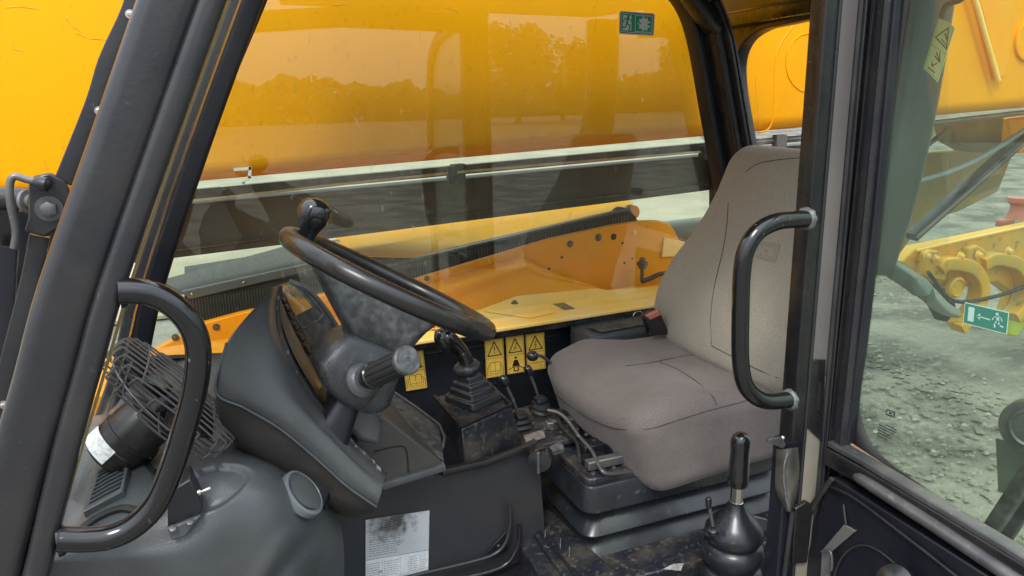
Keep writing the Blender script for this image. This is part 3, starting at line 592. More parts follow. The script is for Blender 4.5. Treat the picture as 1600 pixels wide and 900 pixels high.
# grab handles
gh = tube('grab_handle', Ps([(186, 455), (212, 455), (240, 460), (272, 478), (299, 510), (310, 550), (304, 610), (288, 670), (270, 728), (245, 785), (212, 820), (175, 838), (135, 843), (92, 842)], y=1.03), .0163, M['handle'], cab, n=20, label='bent black tube grab handle on the left door pillar')
gh = tube('grab_handle', Ps([(1264, 342), (1238, 343), (1212, 347), (1184, 362), (1166, 390), (1159, 430), (1157, 500), (1157, 560), (1163, 598), (1178, 618), (1200, 627), (1238, 624)], y=1.035), .0152, M['handle'], cab, n=20, label='bent black tube grab handle on the right door pillar')
for q in ((1259, 342), (1232, 625)):
    c = P(*q, y=1.037); vs, fs = g_lathe(c, (1, .1, 0), [(-.004, .017), (0, .0205), (.005, .020)], 24)
    vs = [v+(v-c)*random.uniform(-.06, .06) for v in vs]; mk('weld_collar', vs, fs, M['white_weld'], cab, ang=60)
for q in ((194, 455), (98, 843)):
    c = P(*q, y=1.04); mk('weld_collar', *g_lathe(c, (1, .1, 0), [(-.006, .021), (0, .0205), (.004, .017)], 24), M['handle'], cab, ang=60)
# rear outer post, seen through the door glass
pa, pb = P(1452, -60, x=1.50), P(1392, 420, x=1.44)
mk('outer_rear_post', *g_sweep(smooth([pa, P(1420, 150, x=1.49), P(1388, 300, x=1.46), P(1352, 420, x=1.44)], 3), rrect(.06, .045, .03, 5), ref=V((1, 0, 0))), mat('grey_post_paint', (.05, .058, .055), .3), cab, label='rounded dark post behind the open door glass')
mk('reflection_band', *g_sweep(smooth([P(*q, x=1.5) for q in ((1330, 392), (1380, 412), (1425, 440), (1448, 458))]+[P(1466, 474, x=1.8), P(1480, 484, x=2.4), P(1496, 490, x=3.2)], 4), rrect(.014, .02, .006, 3), ref=V((1, 0, 0))), M['teal'], cab, label='pale teal curved band standing in for a reflection in the door glass')  # solid band added in place of a pale reflection in the door glass
pb0 = P(1376, 395, x=1.45); tube('post_bracket', [pb0, V((1.50, 1.32, pb0.z)), V((1.55, 1.50, pb0.z))], .016, M['black'], cab, n=10)
tube('post_hook', [P(*q, x=1.42) for q in ((1471, 30), (1475, 14), (1484, 5), (1500, 0), (1512, -12))], .006, M['navy'], cab, n=8)

# ------------------------------------------------------------------ door (swung open, seen through its glass)
door = thing('cab_door', 'open cab door at the right with green tinted glass and black lower panel', 'door', (1.12, 1.0, .8))
DX = 1.115; YO = .20
def D(px, py, x=DX): return P(px, py, x=x)
def dbar(name, l, w, d, m, x=DX, r=.004, k=0, **kw):
    pth = [D(*q, x=x) for q in l]
    if k: pth = smooth(pth, k)
    return mk(name, *g_sweep(pth, rrect(d, w, r, 4), ref=V((1, 0, 0))), M[m], door, **kw)
dbar('door_stile', [(1409, -60), (1401, 0), (1370, 330), (1325, 700), (1318, 760)], .007, .010, 'navy', x=1.112)
dbar('door_stile', [(1391, -60), (1385, 0), (1356, 300), (1340, 450), (1312, 700)], .011, .012, 'pillar', x=1.105)
dbar('stile_bead', [(1398, -60), (1392, 0), (1363, 300), (1320, 700)], .0012, .014, 'pillar', x=1.100, r=.001)
dbar('stile_bead', [(1381, -60), (1375, 0), (1344, 300), (1303, 690)], .0015, .014, 'black', x=1.098, r=.001)
# ceramic black border and dots
go = [(1400, -60), (1392, 0), (1362, 300), (1332, 600), (1325, 690), (1700, 960), (1800, 960), (1800, -60)]
prism('door_glass', [D(*q, x=1.125) for q in [(1400, -160), (1340, 500), (1320, 700)]]+[V((1.125, YO, 1.25)), V((1.125, YO+.02, 1.9)), V((1.125, .3, 2.2)), V((1.125, .6, 2.27)), V((1.125, 1.02, 2.25))], (.004, 0, 0), M['glass2'], door, label='green tinted door window glass')
edge = smooth([D(*q, x=1.1235) for q in [(1426, -60), (1420, 0), (1399, 150), (1380, 330), (1358, 520), (1344, 620), (1345, 650), (1356, 682), (1382, 716), (1450, 765), (1530, 817), (1620, 876), (1700, 930)]], 8)
cen = D(1500, 400, x=1.1235); band = []
for p in edge:
    band.append(p)
outer = [D(*q, x=1.1235) for q in [(1398, -60), (1392, 0), (1375, 150), (1352, 330), (1332, 520), (1318, 620), (1316, 650), (1318, 690), (1330, 720), (1400, 790), (1500, 850), (1600, 915), (1690, 970)]]
outer = smooth(outer, 8); nn = len(edge)
mk('ceramic_border', edge+outer, [[i, i+1, nn+i+1, nn+i] for i in range(nn-1)], M['ink'], door, solid=.0005)
L0 = 0; dv, df_ = [], []
tot = [0]
for i in range(1, nn): tot.append(tot[-1]+(edge[i]-edge[i-1]).length)
s = 0; i = 0
while s < tot[-1]-.01:
    while tot[i+1] < s: i += 1
    f_ = (s-tot[i])/(tot[i+1]-tot[i]); p = edge[i].lerp(edge[i+1], f_); t = (edge[i+1]-edge[i]).normalized(); q = V((1, 0, 0)).cross(t)
    if (cen-p).dot(q) < 0: q = -q
    p = p+q*.0016; k0 = len(dv)
    for a in range(6): dv.append(p+(t*math.cos(a*math.pi/3)+q*math.sin(a*math.pi/3))*.0009-V((.0003, 0, 0)))
    df_.append([k0+a for a in range(6)]); s += .0042
tag(mk('border_dots', dv, df_, M['ink'], door), kind='stuff')
# lower rails
dbar('top_rail', [(1296, 712), (1350, 742), (1450, 802), (1660, 930)], .019, .012, 'black', x=1.09, r=.006)
dbar('rail_cap', [(1302, 692), (1350, 718), (1450, 778), (1580, 856), (1660, 905)], .006, .014, 'steel', x=1.095, r=.003)
dbar('rubber_trim', [(1330, 694), (1400, 740), (1500, 803), (1640, 892)], .0015, .003, 'trim', x=1.112, r=.001)
tube('round_rail', [D(*q, x=1.075) for q in [(1336, 744), (1348, 750), (1400, 783), (1470, 828), (1560, 888), (1640, 942)]], [.006, .0105, .0115, .0115, .0115, .0115], M['steel'], door, n=16)
prism('lower_panel', [D(*q, x=1.075) for q in [(1300, 745), (1700, 1000), (1500, 1400), (1245, 1300), (1255, 900), (1262, 830)]], (.02, 0, 0), M['navy'], door, bev=.004)
prism('rail_backing', [D(*q, x=1.112) for q in [(1288, 700), (1330, 705), (1400, 752), (1720, 965), (1720, 1100), (1290, 800)]], (.006, 0, 0), M['navy'], door)
tube('panel_edge', [D(*q, x=1.07) for q in [(1298, 760), (1340, 782), (1430, 850), (1500, 905)]], .004, M['black'], door, n=8)
tube('door_rubber_edge', [D(*q, x=1.065) for q in [(1300, 748), (1275, 785), (1256, 828), (1250, 880), (1246, 940)]], .005, M['rubber'], door, n=10)
tube('door_rubber_edge', [D(*q, x=1.065) for q in [(1290, 755), (1266, 795), (1249, 832), (1243, 880), (1239, 940)]], .004, M['black'], door, n=10)
prism('stamped_brace', [D(*q, x=1.068) for q in [(1284, 860), (1318, 820), (1336, 830), (1294, 866), (1294, 930), (1280, 930)]], (.006, 0, 0), M['jamb'], door, bev=.001)
prism('brace_face', [D(*q, x=1.0705) for q in [(1262, 866), (1280, 800), (1318, 790), (1318, 820), (1284, 860), (1280, 930), (1258, 930)]], (.006, 0, 0), M['navy'], door, bev=.001)
tube('recess_bead', [D(*q, x=1.072) for q in [(1303, 930), (1305, 895), (1320, 865), (1345, 852), (1375, 862), (1420, 900)]], .0025, M['pillar'], door, n=8)
tube('latch_rod', [D(*q, x=1.060) for q in [(1284, 862), (1298, 863), (1299, 890), (1290, 888)]], .0028, M['steel'], door, n=8)
lathe('door_knob', D(1405, 915, x=1.05), (-1, -.3, .8), [(0, .03), (.02, .034), (.03, .03), (.036, .015), (.037, 0)], M['black'], door)
tube('panel_crease', [D(*q, x=1.07) for q in [(1318, 788), (1322, 822)]], .0016, M['steel'], door, n=6)

dpath = smooth([V((DX, 1.02, 2.24)), V((DX, .70, 2.27)), V((DX, .42, 2.235)), V((DX, .27, 2.12)), V((DX, .225, 1.9)), V((DX, .205, 1.6)), V((DX, YO, 1.3))], 5)
mk('outer_frame', *g_sweep(dpath, rrect(.012, .028, .006, 3), ref=V((1, 0, 0))), M['black'], door)
mk('outer_stile', *g_sweep([V((DX, YO, 1.31)), V((DX, YO, .85))], rrect(.012, .03, .006, 3), ref=V((1, 0, 0))), M['black'], door)
mir = thing('side_mirror', 'grey mirror arm with round pivot at the right edge outside the door', 'mirror', D(1600, 760, x=1.5))
lathe('pivot_hub', D(1612, 668, x=1.5), (-1, -.5, .1), [(-.03, .055), (.0, .058), (.006, .055), (.006, .042), (.012, .040), (.014, .036), (.010, .032), (.010, 0)], M['steel'], mir, n=32)
mk('hub_cheek', *g_sweep([D(1590, 690, x=1.53), D(1594, 775, x=1.53)], rrect(.01, .045, .008, 3), ref=V((1, 0, 0))), mat('grey_green_casting', (.25, .29, .25), .5), mir)
mk('arm_bar', *g_sweep([D(1534, 850, x=1.45), D(1640, 690, x=1.45)], rrect(.012, .015, .004, 3), ref=V((1, 0, 0))), M['boss'], mir)
mk('arm_bar', *g_sweep([D(1555, 850, x=1.50), D(1650, 705, x=1.50)], rrect(.010, .022, .004, 3), ref=V((1, 0, 0))), M['navy'], mir)

# ------------------------------------------------------------------ outside left: wiper/mirror bracket
br = thing('mirror_bracket', 'black folded mirror bracket with large hex bolt outside the front pillar', 'bracket', P(80, 370, y=1.30))
def flatbar(name, l, w, y, m, par, d=.006, k=0):
    pth = [P(a, b, y=y) for a, b in l]
    if k: pth = smooth(pth, k)
    return mk(name, *g_sweep(pth, rrect(d, w, .002, 3), ref=V((0, 1, 0))), M[m], par)
flatbar('upper_arm', [(216, -30), (205, 18), (170, 95), (148, 165), (100, 285)], .0125, 1.25, 'pillar', br, k=4)
flatbar('upper_arm', [(235, -40), (213, 20), (190, 90), (152, 185)], .006, 1.29, 'black', br, k=3)
flatbar('lower_arm', [(62, 368), (48, 440), (15, 570), (-30, 740)], .0125, 1.25, 'pillar', br, k=4)
flatbar('lower_arm', [(80, 400), (60, 470), (20, 610), (-5, 740)], .006, 1.28, 'black', br, k=4)
prism('bracket_plate', Ps([(44, 290), (52, 275), (78, 270), (102, 284), (112, 308), (104, 340), (90, 358), (70, 371), (38, 362), (44, 340)], y=1.235), (0, .012, 0), M['pillar'], br, bev=.003)
bolt('hex_bolt', P(77, 326, y=1.234), (0, -1, 0), .0115, M['steel'], br, h=.008)
for q in ((203, 22), (155, 173), (6, 632)):
    bolt('rivet', P(*q, y=1.243), (0, -1, 0), .004, M['chrome'], br)
tube('brake_hose', Ps([(22, 388), (25, 360), (17, 320), (15, 290), (22, 276), (40, 280), (66, 287)], y=1.22), .0052, M['steel'], br, n=10)
lathe('hose_joint', P(64, 287, y=1.22), (1, -.3, -.2), [(-.012, .006), (-.004, .010), (.008, .010), (.012, .006)], M['black'], br, n=12)
tub = thing('front_guard_tube', 'horizontal grey guard tube with black posts at the left edge', 'guard', P(10, 600, y=1.4))
tube('cross_tube', Ps([(-60, 310), (20, 310), (46, 312)], y=1.38), .018, M['pillar'], tub, n=16, k=2)
lathe('end_washer', P(40, 315, y=1.36), (1, -.6, 0), [(0, .018), (.005, .018), (.006, .011), (.012, .011)], M['steel'], tub, n=20)
flatbar('guard_post', [(4, 320), (4, 392), (-20, 640)], .022, 1.42, 'black', tub)
flatbar('guard_post', [(5, 385), (-6, 640)], .019, 1.36, 'navy', tub)
flatbar('guard_post', [(36, 330), (34, 420), (10, 640)], .010, 1.5, 'navy', tub)
prism('dark_shroud', Ps([(40, 350), (112, 360), (90, 470), (40, 560), (0, 640), (-60, 640), (-60, 330)], y=1.75), (0, .03, 0), M['black'], tub)

# ------------------------------------------------------------------ dash
dash = thing('dashboard', 'moulded grey black dashboard cowl with vents below the windscreen', 'dashboard', P(300, 900, y=1.3))
rowsd = [
 [P(90, 654, y=1.93), P(170, 640, y=1.93), P(215, 590, y=1.93), P(262, 572, y=1.93), P(310, 560, y=1.93), P(360, 566, y=1.93), P(430, 600, y=1.93)],
 [P(80, 669, y=1.75), P(160, 655, y=1.75), P(200, 615, y=1.75), P(262, 600, y=1.75), P(320, 595, y=1.75), P(375, 620, y=1.75), P(445, 660, y=1.75)],
 [P(60, 724, y=1.5), P(140, 710, y=1.5), P(178, 670, y=1.5), P(262, 660, y=1.5), P(330, 665, y=1.5), P(390, 700, y=1.5), P(462, 745, y=1.55)],
 [P(25, 814, y=1.28), P(105, 800, y=1.28), P(150, 760, y=1.28), P(250, 735, y=1.28), P(345, 712, y=1.28), P(420, 722, y=1.3), P(500, 765, y=1.42)],
 [P(8, 864, y=1.17), P(88, 850, y=1.17), P(150, 830, y=1.17), P(262, 785, y=1.17), P(360, 748, y=1.17), P(440, 752, y=1.2), P(522, 795, y=1.34)],
 [P(5, 886, y=1.135), P(85, 872, y=1.135), P(150, 862, y=1.135), P(268, 845, y=1.13), P(368, 800, y=1.13), P(450, 800, y=1.16), P(534, 830, y=1.30)],
 [P(0, 914, y=1.13), P(80, 900, y=1.13), P(150, 900, y=1.13), P(270, 890, y=1.12), P(372, 880, y=1.12), P(455, 880, y=1.15), P(538, 880, y=1.28)],
 [P(-10, 1014, y=1.14), P(70, 1000, y=1.14), P(150, 1000, y=1.14), P(270, 1000, y=1.13), P(372, 1000, y=1.13), P(455, 1000, y=1.16), P(535, 1000, y=1.28)]]
def pix(p):
    q = MW.transposed() @ (p-CAM); return 800+F*q.x/-q.z, 450-F*q.y/-q.z
vs, fs = g_net(rowsd, 15)
for i, v in enumerate(vs):     # moulded creases running down the near face
    if v.y > 1.4: continue
    a, b = pix(v)
    if b < 770: continue
    for (x0, y0), (x1, y1), dep in (((505, 815), (418, 930), -.007), ((462, 812), (385, 930), .006)):
        L_ = math.hypot(x1-x0, y1-y0); dd = ((x1-x0)*(b-y0)-(y1-y0)*(a-x0))/L_
        fade = max(0, min(1, (b-y0)/30)); vs[i] = vs[i]+V((0, -1, .2))*dep*math.exp(-(dd/13)**2)*fade
c0 = P(345, 764, y=1.185)
for i, v in enumerate(vs):     # moulded scoop behind the fan bracket
    d = v-c0; q = ((d.x+.01)/.062)**2+(d.y**2+d.z**2)/.052**2
    if q < 1: w_ = min(1, (1-q)*3.6); w_ = w_*w_*(3-2*w_); vs[i] = v+V((0, .009, -.013))*w_
mk('cowl', vs, fs, M['dash'], dash, ang=80)
from mathutils.bvhtree import BVHTree
def snapper(vs, fs):
    tr_ = BVHTree.FromPolygons([tuple(v) for v in vs], fs)
    def f(px, py, off=0.0):
        d = (MW @ V((px-800, 450-py, -F))).normalized(); hit, nr, i_, di = tr_.ray_cast(CAM, d)
        if hit is None: hit, nr, i_, di = tr_.find_nearest(P(px, py, y=1.3))
        if nr.dot(d) > 0: nr = -nr
        return hit+nr*off
    def g(px, py):
        d = (MW @ V((px-800, 450-py, -F))).normalized(); hit, nr, i_, di = tr_.ray_cast(CAM, d)
        if hit is None: return V((0, 0, 1))
        return -nr if nr.dot(d) > 0 else nr
    return f, g
ond, ondn = snapper(vs, fs)
# rectangular louvre vent
vq = [P(137, 805, y=1.24), P(160, 735, y=1.36), P(212, 735, y=1.36), P(208, 770, y=1.27)]
vc = sum(vq, V())/4
def lift(p, d): return p+V((0, -.25, 1)).normalized()*d
fr = [lift(P(*q), .006) if 0 else None for q in []]
vo = [ond(133, 810), ond(155, 742), ond(185, 724), ond(204, 740), ond(196, 776)]
vc = sum(vo, V())/5; vi = [p.lerp(vc, .22) for p in vo]
vn = ondn(165, 770)
n5 = 5; vv = [p+vn*.012 for p in vo]+[p+vn*.012 for p in vi]+[p-vn*.002 for p in vo]+[p-vn*.004 for p in vi]
ff = [[i, (i+1) % 5, 5+(i+1) % 5, 5+i] for i in range(5)]+[[i, 10+i, 10+(i+1) % 5, (i+1) % 5] for i in range(5)]+[[5+i, 5+(i+1) % 5, 15+(i+1) % 5, 15+i] for i in range(5)]
vent = mk('vent_frame', vv, ff, M['dash'], dash, bev=.002)
mk('vent_well', [p+vn*.003 for p in vi], [[0, 1, 2, 3, 4]], M['fingers'], vent)
for i in range(7):
    t = (i+.7)/7.5; a = vi[0].lerp(vi[1], t); b = vi[4].lerp(vi[3], min(1, t*1.9)) if t < .52 else vi[3].lerp(vi[2], (t-.52)/.48)
    mk('louvre', *g_sweep([a+vn*.008, (a+b)/2+vn*.009, b+vn*.008], rrect(.0035, .0008, .0005, 1), ref=vn), M['dash'], vent)
mk('grommet_ring', *g_sweep(smooth([ond(*q, .002) for q in ((122, 835), (150, 812), (190, 796), (225, 800), (250, 790))], 4), rrect(.004, .006, .002, 2)), M['rubber'], dash)
# round vent
rc = ond(468, 774); rax = (ondn(476, 778)*.8+V((.16, -.55, .78))*.4).normalized(); rc = rc+rax*.004+V((.002, 0, 0))
rv = lathe('round_vent', rc, rax, [(-.007, .043), (.0, .0435), (.005, .0425), (.007, .038), (.003, .036), (.002, .0)], mat('pale_vent_ring', (.13, .145, .155), .35), dash, n=36)
lathe('vent_disc', rc+rax*.003, rax, [(0, .033), (.005, .033), (.006, .030), (.007, .005), (.007, 0)], M['dash'], rv, n=36)
lathe('vent_dial', rc+rax*.009+V((-.008, 0, 0)), rax, [(0, .021), (.002, .0205), (.003, .0)], M['dash_shaded'], rv, n=28)
# switch box bracket for the fan
sb = thing('fan_switch_bracket', 'small black folded bracket with silver toggle switch on the dashboard', 'switch', P(290, 850, y=1.12))
prism('bracket_box', Ps([(262, 770), (298, 748), (318, 790), (312, 806), (262, 826)], y=1.125), (0, .05, 0), M['navy'], sb, bev=.003)
prism('foot_plate', Ps([(262, 827), (314, 806), (290, 838), (268, 845)], y=1.118), (0, .03, 0), M['dash'], sb, bev=.002)
for q in ((270, 826), (297, 816)): lathe('screw', P(*q, y=1.116), (0, -.5, 1), [(0, .006), (.002, .0055), (.003, .003)], M['steel'], sb, n=12)
lathe('toggle', P(310, 770, y=1.11), (1, -.1, .25), [(0, .0045), (.004, .0045), (.004, .002), (.016, .0032), (.018, .002)], M['chrome'], sb, n=10)

# ------------------------------------------------------------------ fan
fan = thing('cab_fan', 'small black wire caged fan tilted over the dashboard behind the grab handle', 'fan', P(272, 770, y=1.3))
fc = P(268, 622, y=1.33); fax = V((.78, -.02, .62)).normalized()
fu = V((0, 1, 0)); fu = (fu-fu.dot(fax)*fax).normalized(); fw = fax.cross(fu)
mc = fc-fax*.138
motor = lathe('motor', mc, fax, [(-.004, .038), (0, .0445), (.006, .0465), (.045, .0465), (.046, .048), (.050, .048), (.051, .0465), (.092, .0465), (.098, .044), (.102, .03)], M['motor'], fan, n=40)
lathe('motor_band', mc+fax*.027, fax, [(0, .0468), (.0015, .0478), (.003, .0468)], M['motor'], motor, n=40)
lathe('motor_cap', mc-fax*.014, fax, [(0, .014), (.002, .017), (.012, .017)], M['black'], motor, n=20)
# paper label wrapped on the motor
lv, lf = [], []
for i in range(7):
    a = R(170-i*13)
    for h in (.012, .040):
        d = (fu*math.cos(a)+fw*math.sin(a)); lv.append(mc+fax*(h-.008)+d*.0485)
for i in range(6): lf.append([2*i, 2*i+2, 2*i+3, 2*i+1])
mk('paper_label', lv, lf, M['whitelabel'], motor)
RF = .120
def ring(r, h, t): return g_tube([fc+fax*h+(fu*math.cos(a)+fw*math.sin(a))*r for a in [2*math.pi*i/40 for i in range(40)]], t, 6, closed=True)
for r, h in ((RF, -.004),):
    mk('cage_ring', *ring(r, h, .0015), M['wire'], fan, ang=60)
for sd_, n_ in ((1, 11), (-1, 9)):           # straight guard bars with hooked ends, front and back of the fan
    for i in range(n_):
        t = -.93+1.86*i/(n_-1); hl = RF*math.sqrt(1-t*t); c = fc+fu*(t*RF); h = (.022 if sd_ > 0 else -.024)*(1-.25*t*t)
        ends = hl*1.03
        pth = [c-fw*ends+fax*(h*.1), c-fw*(ends*.985)+fax*(h*.8), c-fw*(hl*.90)+fax*h, c+fax*(h*1.12), c+fw*(hl*.90)+fax*h, c+fw*(ends*.985)+fax*(h*.8), c+fw*ends+fax*(h*.1)]
        mk('guard_bar', *g_tube(pth, .0018, 5, k=3), M['wire'], fan, ang=70)
    for q_ in (-.6, 0, .6):
        hl = math.sqrt(1-q_*q_)*.97; h = .024 if sd_ > 0 else -.026
        mk('cross_wire', *g_tube([fc+fw*(q_*RF)+fu*(hl*RF*z_)+fax*(h*(1-.28*z_*z_)) for z_ in (-1, -.6, 0, .6, 1)], .0016, 5, k=3), M['wire'], fan, ang=70)
lathe('front_boss', fc+fax*.018, fax, [(0, .016), (.004, .016), (.006, .012)], M['wire'], fan, n=20)
lathe('rotor_hub', fc-fax*.03, fax, [(0, .018), (.03, .018), (.036, .012)], M['black'], fan, n=20)
for i in range(4):
    a = math.pi/2*i+.4; rows = []
    for rr in (.016, .05, .088, .104):
        rows.append([fc+fax*(s*.012)+(fu*math.cos(a+s*.36*(1 if rr > .03 else .6))+fw*math.sin(a+s*.36*(1 if rr > .03 else .6)))*rr for s in (-1, 0, 1)])
    mk('fan_blade', *g_net(rows, 3), M['black'], fan, solid=.0015)
tube('yoke', [mc+fax*.06-fw*.045+fu*0, mc+fax*.065+V((.01, -.02, -.06)), P(285, 762, y=1.14)], .006, M['black'], fan, n=8)

# ------------------------------------------------------------------ instrument pod
pod = thing('instrument_pod', 'large rounded grey instrument binnacle with piped seam beside the steering column', 'instrument panel', P(470, 800, y=1.4))
rim = [(434, 446), (427, 478), (431, 520), (452, 572), (488, 628), (530, 678), (570, 718), (602, 745)]
rowsp = [
 [P(*q, y=1.33) for q in ((440, 446), (434, 478), (438, 520), (460, 572), (496, 628), (536, 676), (574, 715), (602, 745))],
 [P(*q, y=1.30) for q in rim],
 [P(*q, y=1.270) for q in ((430, 448), (419, 482), (420, 528), (443, 582), (480, 638), (524, 688), (564, 727), (599, 753))],
 [P(*q, y=1.250) for q in ((424, 452), (396, 495), (390, 545), (425, 598), (472, 644), (522, 694), (563, 734), (597, 764))],
 [P(*q, y=1.242) for q in ((413, 464), (366, 522), (352, 582), (396, 622), (452, 656), (506, 702), (553, 746), (593, 779))],
 [P(*q, y=1.248) for q in ((410, 468), (356, 534), (339, 610), (384, 636), (438, 668), (492, 712), (542, 757), (589, 790))],
 [P(*q, y=1.300) for q in ((409, 470), (352, 542), (337, 626), (362, 672), (410, 716), (468, 757), (530, 794), (577, 804))],
 [P(*q, y=1.400) for q in ((412, 475), (356, 552), (345, 645), (376, 704), (428, 747), (486, 782), (538, 806), (566, 808))],
 [P(*q, y=1.55) for q in ((425, 485), (380, 560), (372, 640), (404, 700), (450, 740), (500, 770), (540, 790), (566, 798))]]
vs, fs = g_net(rowsp, 7)
mk('upper_shell', *g_net(rowsp[:6], 7), M['dash'], pod, ang=80)
mk('lower_shell', *g_net(rowsp[5:], 7), M['dash_shaded'], pod, ang=80, label='lower half of the binnacle below the piping, underside shade in its colour')
seamrow = [V(p) for p in rowsp[5]]
tube('piping', [p+V((-.002, -.004, 0)) for p in seamrow[1:]], .0022, M['dash'], pod, n=8, k=7)
tube('piping_groove', [p+V((-.001, -.0025, -.004)) for p in seamrow[1:]], .0018, M['ink'], pod, n=6, k=7)
# face: gauges, far rim
far = [P(*q, y=1.56) for q in ((452, 440), (478, 451), (504, 478), (530, 520), (550, 575), (570, 640), (592, 700), (604, 745))]
nearr = [P(*q, y=1.325) for q in ((439, 447), (434, 480), (438, 522), (460, 574), (496, 630), (536, 678), (574, 716), (601, 744))]
mid = [(a+b)/2-V((.022, 0, .004)) for a, b in zip(nearr, far)]
q1 = [a.lerp(b, .12)-V((.016, 0, .003)) for a, b in zip(nearr, far)]; q2 = [a.lerp(b, .88)-V((.016, 0, .003)) for a, b in zip(nearr, far)]
mk('face_plate', *g_net([nearr, q1, mid, q2, far], 5), M['boss'], pod, ang=80)
mk('far_rim', *g_tube(smooth(far[:6], 6), .006, 10), M['dash'], pod, ang=60)
mk('near_rim', *g_tube(smooth(nearr, 6), [.0035+.003*min(1, i/20) for i in range(43)], 10), M['scuffed'], pod, ang=60)
# glass lenses in the face
def facept(s, t, off=.006):
    a = cr(nearr, s); b = cr(far, s); p = a.lerp(b, t); dip = .022*math.sin(math.pi*t)
    return p-V((dip, 0, dip*.2))+V((.7, 0, .5)).normalized()*off
def lens(s0, s1, t0, t1, m, name, label=None):
    rows = [[facept(s0+(s1-s0)*i/6, t0+(t1-t0)*j/4) for i in range(7)] for j in range(5)]
    return mk(name, *g_net(rows, 2), m, pod, label=label)
lens(.25, 1.9, .50, .84, mat('lens_painted_reflection', (.42, .20, .02), .08, c2=(.10, .10, .07), cs=14, lo=.5, hi=.54, coat=.5), 'gauge_lens')  # amber and dark patches paint the boom's reflection into the lens
lens(.9, 3.9, .08, .40, M['fadedglass'], 'dusty_lens', 'dusty ochre lower gauge lens')
for i in range(6): 
    s = .9+i*.38; rows = [[facept(s+.30*a, .44+.09*b, .008) for a in (0, .5, 1)] for b in (0, .5, 1)]
    mk('rocker_switch', *g_net(rows, 2), M['black'], pod, solid=.002)
tube('lens_trim', [facept(.2+2.15*i/8, .53, .008) for i in range(9)]+[facept(2.4, .7, .008)]+[facept(2.35-2.15*i/8, .88, .008) for i in range(9)], .002, M['boss'], pod, n=6, k=2)

# ------------------------------------------------------------------ steering wheel and column
TH = R(29.7); wu = V((math.cos(TH), 0, -math.sin(TH))); wnrm = V((math.sin(TH), 0, math.cos(TH))); wv = V((0, 1, -.030)).normalized()
e0, e1 = P(437, 366, y=1.33), P(761, 511, y=1.33); wc = (e0+e1)/2; wr_ = (e1-e0).length/2; rt = .0172
wu = (e1-e0).normalized(); wnrm = wu.cross(wv).normalized()
if wnrm.z < 0: wnrm = -wnrm
wheel = thing('steering_wheel', 'worn black steering wheel with spinner knob and grey rubber hub', 'steering wheel', wc-wnrm*.1)
mk('rim', *g_tube([wc+(wu*math.cos(a)+wv*math.sin(a))*(wr_-rt) for a in [2*math.pi*i/72 for i in range(72)]], rt, 18, closed=True), M['wheel'], wheel, ang=80)
def Wp(u, v, h): return wc+wu*u+wv*v+wnrm*h
# hub boss
secs = []
for h, u0, u1, v, r in ((.004, -.135, .10, .020, .015), (-.010, -.155, .125, .032, .02), (-.022, -.150, .118, .040, .025), (-.050, -.115, .095, .046, .03), (-.085, -.070, .085, .050, .03), (-.100, -.050, .082, .046, .03), (-.118, -.030, .070, .034, .02)):
    secs.append([Wp((u0+u1)/2+a, b, h) for a, b in rrect((u1-u0)/2, v, r, 5)])
mk('hub', *g_loft(secs), M['boss'], wheel, ang=70, sub=1)
for sg in ((1, -.3), (1, .3), (-1, 0)):
    pa = Wp(.05*sg[0], .02*sg[1], -.02); pb = Wp(sg[0]*math.cos(sg[1])*(wr_-.02), math.sin(sg[1]*1.4)*(wr_-.02), -.003)
    mk('spoke', *g_sweep([pa, (pa+pb)/2-wnrm*.012, pb], rrect(.009, .020, .006, 3), ref=wnrm), M['wheel'], wheel, ang=60)
kc = P(478, 376, y=1.40); kax = (P(496, 318, y=1.41)-kc).normalized()
knob = lathe('spinner_knob', kc, kax, [(-.014, .010), (.0, .012), (.012, .014), (.024, .0195), (.036, .0265), (.048, .0300), (.058, .0300), (.069, .0255), (.076, .016), (.079, .004)], M['gloss'], wheel, n=32, ang=80)
col = thing('steering_column', 'grey black moulded steering column shroud below the wheel', 'steering column', Wp(0, 0, -.35))
secs = []
cc = Wp(.012, 0, 0)
for h, uo, a_, v, r in ((-.104, .002, .050, .045, .02), (-.112, .0, .058, .052, .022), (-.140, -.004, .070, .062, .024), (-.170, -.006, .076, .066, .026), (-.196, .004, .070, .066, .026), (-.214, .014, .052, .060, .024), (-.226, .02, .034, .045, .02)):
    secs.append([Wp(.012+uo+p, q, h) for p, q in rrect(a_, v, r, 6)])
mk('shroud', *g_loft(secs), mat('column_plastic', (.030, .033, .036), .32, c2=(.045, .05, .054), cs=14, bump=.4, bs=330, rvar=.10, c3=(.14, .135, .13), c3s=40, c3lo=.58, c3hi=.72, c3a=.3), col, ang=50, bev=.004)
tube('shroud_seam', [Wp(.042, -.0525, -.118), Wp(.046, -.066, -.150), Wp(.040, -.0705, -.190), Wp(.030, -.0690, -.230)], .0011, M['ink'], col, n=6)
secs = []
for h, a_, v in ((-.215, .024, .030), (-.26, .030, .036), (-.34, .04, .045), (-.48, .055, .05)):
    secs.append([Wp(.02+p, q, h) for p, q in rrect(a_, v, .02, 4)])
mk('column_gaiter', *g_loft(secs), M['navy'], col, ang=60)
sa, sb_ = P(572, 592, y=1.235), P(638, 562, y=1.115); sx = (sb_-sa).normalized()
stk = thing('indicator_stalk', 'stubby ribbed black control stalk pointing right from the steering column', 'control stalk', sa)
lathe('stalk_collar', sa-sx*.02, sx, [(0, .030), (.010, .031), (.016, .027), (.020, .022)], M['dash'], stk, n=32)
lathe('stalk_shaft', sa-sx*.01, sx, [(0, .016), (.02, .015), (.024, .009), (.04, .009)], M['black'], stk, n=20)
L_ = (sb_-sa).length; ns = 72
prof = []
